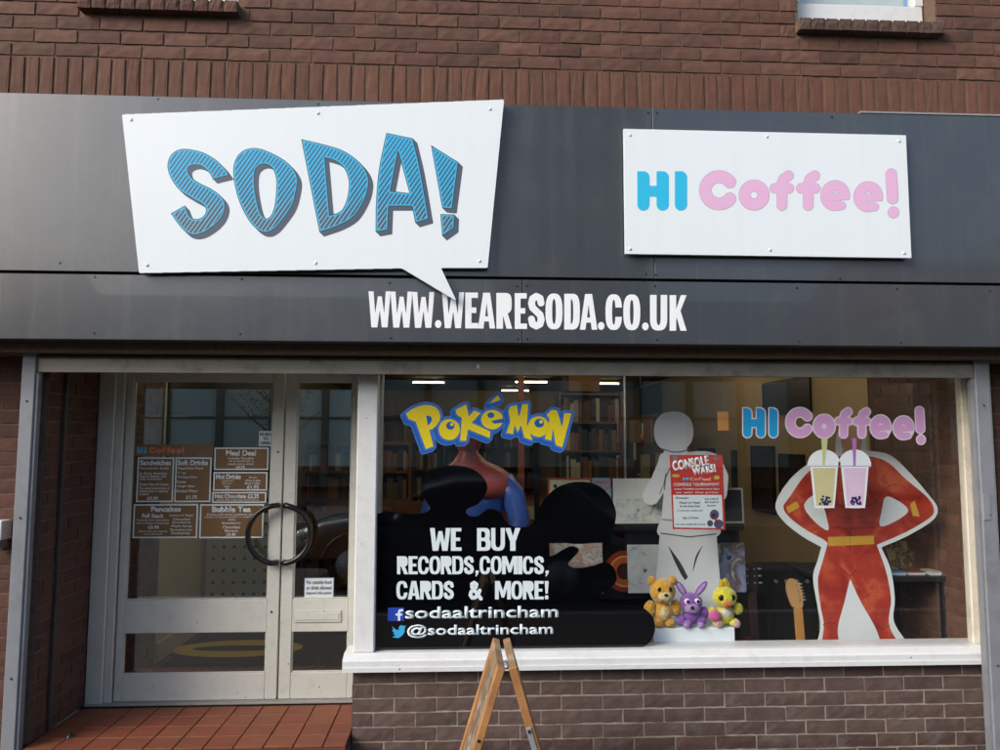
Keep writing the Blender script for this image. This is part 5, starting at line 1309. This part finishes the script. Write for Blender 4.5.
# ------------------------------------------------------------ guitars
def guitar(px, py, Y, name, lab, body_c, neck_c, head_c, acoustic):
    t = P(px, py, Y); e = thing(name, (t.x, Y, -.011), lab, 'guitar', rot=(-.12, 0, 0)); zt_ = t.z + .011
    bm_ = mat(name + '_body', body_c, .25, .1, 5); nm_ = mat(name + '_neck', neck_c, .4, .12, 8); hm_ = mat(name + '_head', head_c, .35, .1, 8)
    sc = 1.0
    prof = [(0, .0), (.12, .01), (.18, .07), (.19, .15), (.15, .22), (.125, .28), (.14, .34), (.12, .40), (.05, .43)]
    pts = [(a, z) for a, z in prof] + [(-a, z) for a, z in prof[::-1][:-1]]
    pts = [(a * .8, z * .8) for a, z in pts]
    lp = smooth_loop(pts, 4)
    obj('body', sheet([lp], lambda x, z: Vector((x, 0, z)), .09 if acoustic else .045), bm_, e)
    top = zt_ - .09
    obj('neck', bm_mesh(bx_bm(-.025, .025, -.022, -.0005, .25, top, .006)), nm_, e)
    obj('fretboard', bm_mesh(bx_bm(-.024, .024, -.027, -.0222, .22, top - .004, .001)), mat(name + '_board', '2d1a12' if acoustic else 'c08a4c', .5, .1), e)
    hd = [(-.03, top), (-.042, top + .03), (-.045, top + .15), (-.02, top + .165), (.0, top + .158), (.02, top + .165), (.045, top + .15), (.042, top + .03), (.03, top)] if acoustic else [(-.025, top), (-.045, top + .03), (-.062, top + .10), (-.055, top + .155), (-.02, top + .175), (.012, top + .15), (.03, top + .10), (.034, top + .04), (.025, top)]
    obj('headstock', sheet([smooth_loop(hd, 4)], lambda x, z: Vector((x, -.02, z)), .016), hm_, e)
    for k in range(3 if acoustic else 6):
        for s in ((-1, 1) if acoustic else (1,)):
            z = top + .045 + k * (.042 if acoustic else .019)
            x = s * .05 if acoustic else .034 - k * .003
            obj('tuner', tube([(x, -.012, z), (x + s * .022, -.012, z)], .006, 8), galv, e)
            obj('peg', bm_mesh(ball((s * .022 if acoustic else x - .02, -.022, z), .006, .005, .006, 1)), galv, e)
guitar(755, 577, .46, 'acoustic_guitar', 'dark red acoustic guitar neck standing right of the plush chick', '5a2218', '4a1c16', '2a1612', True)
guitar(801, 594, .40, 'electric_guitar', 'electric guitar with pale maple headstock beside the red cutout leg', '2b3b5a', 'b98850', 'c69a66', False)

# ------------------------------------------------------------ table with books by the brick wall
TY0, TY1 = .38, .95; tz = P(925, 577, TY0).z
tx0, tx1 = 2.20, P(955, 577, TY0).x
tb2 = thing('display_table', ((tx0 + tx1) / 2, (TY0 + TY1) / 2, -.011), 'black table in front of the inside brick wall', 'table'); cx, cy = tb2.location.x, tb2.location.y
bt = mat('table_black', '17181b', .6, .1, 20)
obj('top', bm_mesh(bx_bm(tx0 - cx, tx1 - cx, TY0 - cy, TY1 - cy, tz - .03 + .011, tz + .011, .003)), bt, tb2)
for a in (tx0 + .04, tx1 - .04):
    for b in (TY0 + .04, TY1 - .04): obj('leg', bm_mesh(bx_bm(a - .025 - cx, a + .025 - cx, b - .025 - cy, b + .025 - cy, 0, tz - .0305 + .011)), bt, tb2)
bk = [((892, 541, 913, 571), 'd0bd88', 'cream comic book standing on the black table'), ((914, 545, 931, 568), '8a5a34', 'brown picture book leaning on the black table'), ((930, 548, 943, 566), '3c3a38', 'dark magazine behind the red book on the table'), ((944, 549, 958, 572), '7d2a26', 'red-brown book leaning at the right end of the table')]
for i, ((x0, y0, x1, y1), c, lab) in enumerate(bk):
    sleeve('book', (x0, y0, x1, y1), TY0 + .22 - .02 * i, art_mat('cover_%d' % i, (c, '6b5a44', c, 'd9cfae') if i < 3 else (c, '5a1f1c', c), 16), lab, 'book', z0=tz + .001, tilt=.35, t=.012)
for i, (x0, x1, c, lab) in enumerate(((886, 906, '4c86b8', 'light blue book lying flat on the black table'), (908, 925, '8a4a30', 'rust coloured book lying flat on the black table'), (930, 947, 'b9b8b0', 'pale grey book lying flat on the black table'))):
    a, b = P(x0, 572, TY0 + .05).x, P(x1, 572, TY0 + .05).x
    e = thing('book', ((a + b) / 2, TY0 + .1, tz + .0005), lab, 'book'); hw = (b - a) / 2
    obj('cover', bm_mesh(bx_bm(-hw, hw, -.06, .06, 0, .004)), mat('bookcover_%d' % i, c, .5, .15, 20), e); obj('pages', bm_mesh(bx_bm(-hw + .003, hw - .003, -.057, .057, .0042, .020)), pap, e); obj('cover', bm_mesh(bx_bm(-hw, hw, -.06, .06, .0202, .0245)), mat('bookcover_%d' % i, c), e)

# ------------------------------------------------------------ folding A-board seen end-on
YA = -1.08
apx = P(507, 669, YA)
A = thing('folding_board', (apx.x, YA, PAVE), 'folding wooden pavement board seen end-on in front of the window', 'pavement board')
hgt = apx.z - PAVE; dep = .45
foot_l = -.315 * hgt; foot_r = .30 * hgt
for s, ft, lab in ((-1, foot_l, 'a'), (1, foot_r, 'b')):
    top = s * .007; L_len = math.hypot(ft - top, hgt); ang = math.atan2(ft - top, hgt)
    M_ = Matrix.Translation((top, 0, hgt)) @ Matrix.Rotation(-ang, 4, 'Y') 
    def pc(name, x0, x1, y0, y1, z0, z1, m, bev=.003):
        bm = bx_bm(x0, x1, y0, y1, z0, z1, bev); bmesh.ops.transform(bm, matrix=M_, verts=bm.verts); return obj(name, bm_mesh(bm), m, A)
    xa, xb = (-.032, .0) if s < 0 else (.0, .034)
    pc('stile', xa, xb, 0, .045, -L_len, 0, wood_m); pc('stile', xa, xb, dep - .045, dep, -L_len, 0, wood_m)
    pc('top_rail', xa, xb, .0455, dep - .0455, -.07, -.001, wood_w); pc('bottom_rail', xa, xb, .0455, dep - .0455, -L_len + .12, -L_len + .19, wood_m)
    pc('board', xa + .012, xb - .012, .0455, dep - .0455, -L_len + .1905, -.0705, mat('board_face', '6f5c45', .7, .2, 10, dirt='cfcac0', dscale=12, damt=.8), 0)
    if s > 0: pc('stay', .0, .022, -.006, -.0005, -.44, -.24, galv, .001); pc('pivot', .006, .016, -.010, -.0062, -.26, -.25, screw_d, 0)
    else: pc('bolt', -.024, -.014, -.004, -.0005, -.30, -.29, screw_d, 0)
    pc('hinge_leaf', (-.001 if s < 0 else -.003), (.003 if s < 0 else .001), .05, .09, -.05, .0, galv, 0)
obj('hinge_pin', tube([(0, .03, hgt - .004), (0, .11, hgt - .004)], .008, 8), galv, A)

# ------------------------------------------------------------ across the street (seen in the glass and the fascia)
opp_glass = mat('tinted_glazing', 'dcebdf', .2, .15, .4, rnd=.25)
steel_p = mat('pale_steel', '5f6f68', .5, .06, 4)
st = thing('glazed_building', (1.5, -24, PAVE), 'pale steel and green glass frontage across the street', 'building')
def part(name, x0, x1, y0, y1, z0, z1, m, e, bev=0.0):
    L = e.location; return obj(name, bm_mesh(bx_bm(x0 - L.x, x1 - L.x, y0 - L.y, y1 - L.y, z0 - L.z, z1 - L.z, bev)), m, e)
part('roof', -13.6, 13.2, -33, -23.2, 6.2, 6.6, steel_p, st); part('plinth', -13.3, 12.8, -32, -24.2, PAVE, .5, mat('concrete', '77726b'), st)
part('rear_wall', -13.3, 12.8, -32.6, -32.1, .5, 6.2, mat('render_grey', '8a8a86', .8, .1), st)
for i in range(14):
    x = -13.16 + i * 1.98
    part('column', x - .12, x + .12, -24.1, -23.7, PAVE + .001, 6.199, steel_p, st, .01)
    if i < 13:
        for j in range(3):
            z0 = .55 + j * 1.88
            part('pane', x + .13, x + 1.85, -23.95, -23.92, z0, z0 + 1.78, opp_glass, st)
            part('transom', x + .121, x + 1.859, -24.0, -23.86, z0 + 1.781, z0 + 1.87, steel_p, st)
tw_ = thing('tall_brick_building', (7.0, -30, PAVE), 'tall dark brick building rising behind the glass frontage across the street', 'building')
dk = mat('far_brick', '3a2b27', .9, .15, 1.5); part('wall', 2.0, 9.5, -44, -34, PAVE, 26, dk, tw_)
part('parapet', 1.9, 9.6, -44.1, -33.9, 26.001, 26.6, mat('far_stone', '6d665c', .8, .1), tw_)
for i in range(4):
    for j in range(6):
        w_ = part('window', 2.8 + i * 1.7, 3.8 + i * 1.7, -33.999, -33.9, 7.5 + j * 3, 9.2 + j * 3, white_pt, tw_)
for nm, x0, x1, h, c, lab in (('brick_house', -22, -14.5, 5.2, '7a4a38', 'red brick house with orange roof edge across the street'), ('terrace_house', 15, 30, 6.0, 'b8a78c', 'long pale buff terrace across the street on the right'), ('terrace_house', -44, -24, 5.8, 'c2b8a4', 'cream rendered terrace across the street on the left')):
    hs2 = thing(nm, ((x0 + x1) / 2, -22, PAVE), lab, 'house')
    part('wall', x0, x1, -30, -20, PAVE, h, mat('house_' + c, c, .85, .15, 2), hs2)
    cx_ = (x0 + x1) / 2 - hs2.location.x
    rf = prism_x([(-8.4, h - PAVE), (2.4, h - PAVE), (-3, h + 2.6 - PAVE)], x0 - .3 - hs2.location.x, x1 + .3 - hs2.location.x); obj('roof', rf, mat('roof_tile', 'a5623c' if nm == 'brick_house' else '55504c', .8, .15, 6), hs2)
    n = int((x1 - x0) / 2.6)
    for i in range(n):
        for z in (.9, 3.5):
            xx = x0 + 1.0 + i * 2.6; w_ = part('window', xx, xx + 1.1, -19.999, -19.95, z, z + 1.4, white_pt, hs2); 
            o = part('glazing', xx + .08, xx + 1.02, -19.949, -19.94, z + .08, z + 1.32, opp_glass, hs2)
# parked car behind the viewer, seen in the door and window glass
CX, CY, CZ = -.1, -5.6, -.37
car = thing('parked_car', (CX, CY, CZ), 'dark blue-grey hatchback parked at the kerb across from the shop, seen in the door glass', 'car')
paint = mat('car_paint', '23262f', .25, .03, 3, coat=.6); cg = mat('car_glass', '0b0d0f', .05, .0, spec=.7)
prof = [(-2.08, .38), (-2.14, .55), (-2.05, .72), (-1.7, .84), (-1.1, .93), (-.85, .96), (.1, 1.0), (1.2, 1.02), (1.85, 1.0), (2.05, .85), (2.08, .5), (2.0, .32)]
def car_sec(x, zt, w0):
    return [(x, -w0 * .92, .25), (x, -w0, .45), (x, -w0 * .99, zt - .18), (x, -w0 * .93, zt - .04), (x, -w0 * .7, zt), (x, w0 * .7, zt), (x, w0 * .93, zt - .04), (x, w0 * .99, zt - .18), (x, w0, .45), (x, w0 * .92, .25)]
secs = [(-2.14, .62, .62), (-2.05, .74, .76), (-1.7, .84, .83), (-1.1, .93, .87), (-.85, .965, .88), (.1, .99, .88), (1.2, 1.0, .88), (1.85, .98, .84), (2.05, .86, .78), (2.1, .7, .7)]
vs = [p for s in secs for p in car_sec(*s)]; n = 10
fs = [[i * n + k, i * n + (k + 1) % n, (i + 1) * n + (k + 1) % n, (i + 1) * n + k] for i in range(len(secs) - 1) for k in range(n)] + [list(range(n))[::-1], [(len(secs) - 1) * n + k for k in range(n)]]
bm = bmesh.new(); bm.from_mesh(mesh(vs, fs)); bmesh.ops.recalc_face_normals(bm, faces=bm.faces); obj('body', bm_mesh(bm, True), paint, car)
cab = [(-1.0, .95, .82), (-.35, 1.36, .66), (.0, 1.45, .63), (.9, 1.46, .63), (1.5, 1.36, .64), (1.98, .95, .76)]
vs = []; 
for x, z, w0 in cab: vs += [(x, -max(w0, .82 if z < 1 else w0), .93), (x, -w0, z - .03), (x, -w0 * .8, z), (x, w0 * .8, z), (x, w0, z - .03), (x, max(w0, .82 if z < 1 else w0), .93)]
vs = [(p[0], (math.copysign(.84, p[1]) if abs(p[2] - .93) < 1e-6 else p[1]), p[2]) for p in vs]
n = 6; fs = [[i * n + k, i * n + (k + 1) % n, (i + 1) * n + (k + 1) % n, (i + 1) * n + k] for i in range(len(cab) - 1) for k in range(n)] + [list(range(n))[::-1], [(len(cab) - 1) * n + k for k in range(n)]]
bm = bmesh.new(); bm.from_mesh(mesh(vs, fs)); bmesh.ops.recalc_face_normals(bm, faces=bm.faces); obj('cabin', bm_mesh(bm), paint, car)
for s in (-1, 1):
    for pts in (((-.72, 1.0), (-.30, 1.32), (.32, 1.37), (.32, 1.0)), ((.40, 1.0), (.40, 1.37), (1.38, 1.33), (1.62, 1.02))):
        yy = lambda z: s * (.845 - (z - .93) / (1.43 - .93) * .20)
        v = [(x, yy(z), z) for x, z in pts] + [(x, yy(z) + s * .012, z) for x, z in pts]
        obj('side_window', mesh(v, [[0, 1, 2, 3], [7, 6, 5, 4]] + [[k, (k + 1) % 4, 4 + (k + 1) % 4, 4 + k] for k in range(4)]), cg, car)
    obj('mirror', bm_mesh(ball((-.62, s * .98, 1.0), .08, .12, .075, 2), True), paint, car)
    obj('headlight', bm_mesh(ball((-1.98, s * .62, .66), .14, .17, .085, 2), True), mat('lamp_clear', 'c5ccd0', .1, .02), car)
    obj('indicator', bm_mesh(ball((-1.86, s * .82, .60), .08, .03, .05, 2), True), mat('lamp_amber', 'd2651a', .2, .02), car)
    obj('tail_light', bm_mesh(ball((2.02, s * .66, .8), .08, .12, .12, 2), True), mat('lamp_red', '8c1a14', .2, .02), car)
    for x in (-1.32, 1.28):
        w_ = obj('tyre', tube([(x, s * .70, .31), (x, s * .885, .31)], .31, 28), mat('rubber', '101011', .8, .05), car)
        obj('rim', tube([(0, s * .19, 0), (0, s * .20, 0)], .2, 20), galv, w_, (x, s * .70, .31)) if False else obj('rim', tube([(x, s * .886, .31), (x, s * .895, .31)], .2, 20), galv, w_)
        arch = [(x + .37 * math.cos(a), s * .892, .33 + .37 * math.sin(a)) for a in [math.pi * k / 14 for k in range(15)]]
        obj('arch_trim', tube(arch, .022, 8), black_pl, car)
wsv = [(-.97, -.70, .97), (-.97, .70, .97), (-.37, .56, 1.345), (-.37, -.56, 1.345)]
dv = Vector((-.55, 0, .84)).normalized() * .012
obj('windscreen', mesh([Vector(v) + dv * .2 for v in wsv] + [Vector(v) + dv for v in wsv], [[0, 3, 2, 1], [4, 5, 6, 7]] + [[k, (k + 1) % 4, 4 + (k + 1) % 4, 4 + k] for k in range(4)]), cg, car)
# street tree beside the glazed building
tt = thing('street_tree', (-5.6, -17.5, PAVE), 'thin young street tree across the road', 'tree')
brk = mat('bark', '4a4036', .9, .2, 20); rg = random.Random(5)
obj('trunk', tube([(0, 0, 0), (.03, .02, 1.5), (-.02, .05, 3.2), (.05, 0, 5.0)], .06, 8, taper=[.08, .06, .045, .015]), brk, tt)
for k in range(11):
    z = 1.6 + k * .3; a = k * 2.4; l = 1.5 - k * .07
    obj('limb', tube([(0, 0, z), (l * .5 * math.cos(a), l * .5 * math.sin(a), z + .5), (l * math.cos(a), l * math.sin(a), z + 1.15)], .02, 6, taper=[.028, .018, .006]), brk, tt)
V, F_ = [], []
for k in range(1500):
    a, z = rg.uniform(0, 6.28), rg.uniform(2.2, 5.9); r = (1.5 - abs(z - 4) * .45) * rg.random() ** .6
    c = Vector((r * math.cos(a), r * math.sin(a), z)); u = Vector((rg.gauss(0, 1), rg.gauss(0, 1), rg.gauss(0, 1))).normalized(); v = u.orthogonal().normalized(); w_ = .05
    i = len(V); V += [c - u * w_, c + v * w_ * .5, c + u * w_, c - v * w_ * .5]; F_.append([i, i + 1, i + 2, i + 3])
o = obj('crown', mesh(V, F_), mat('leaf', '5c6b2c', .7, .2, 9), tt)
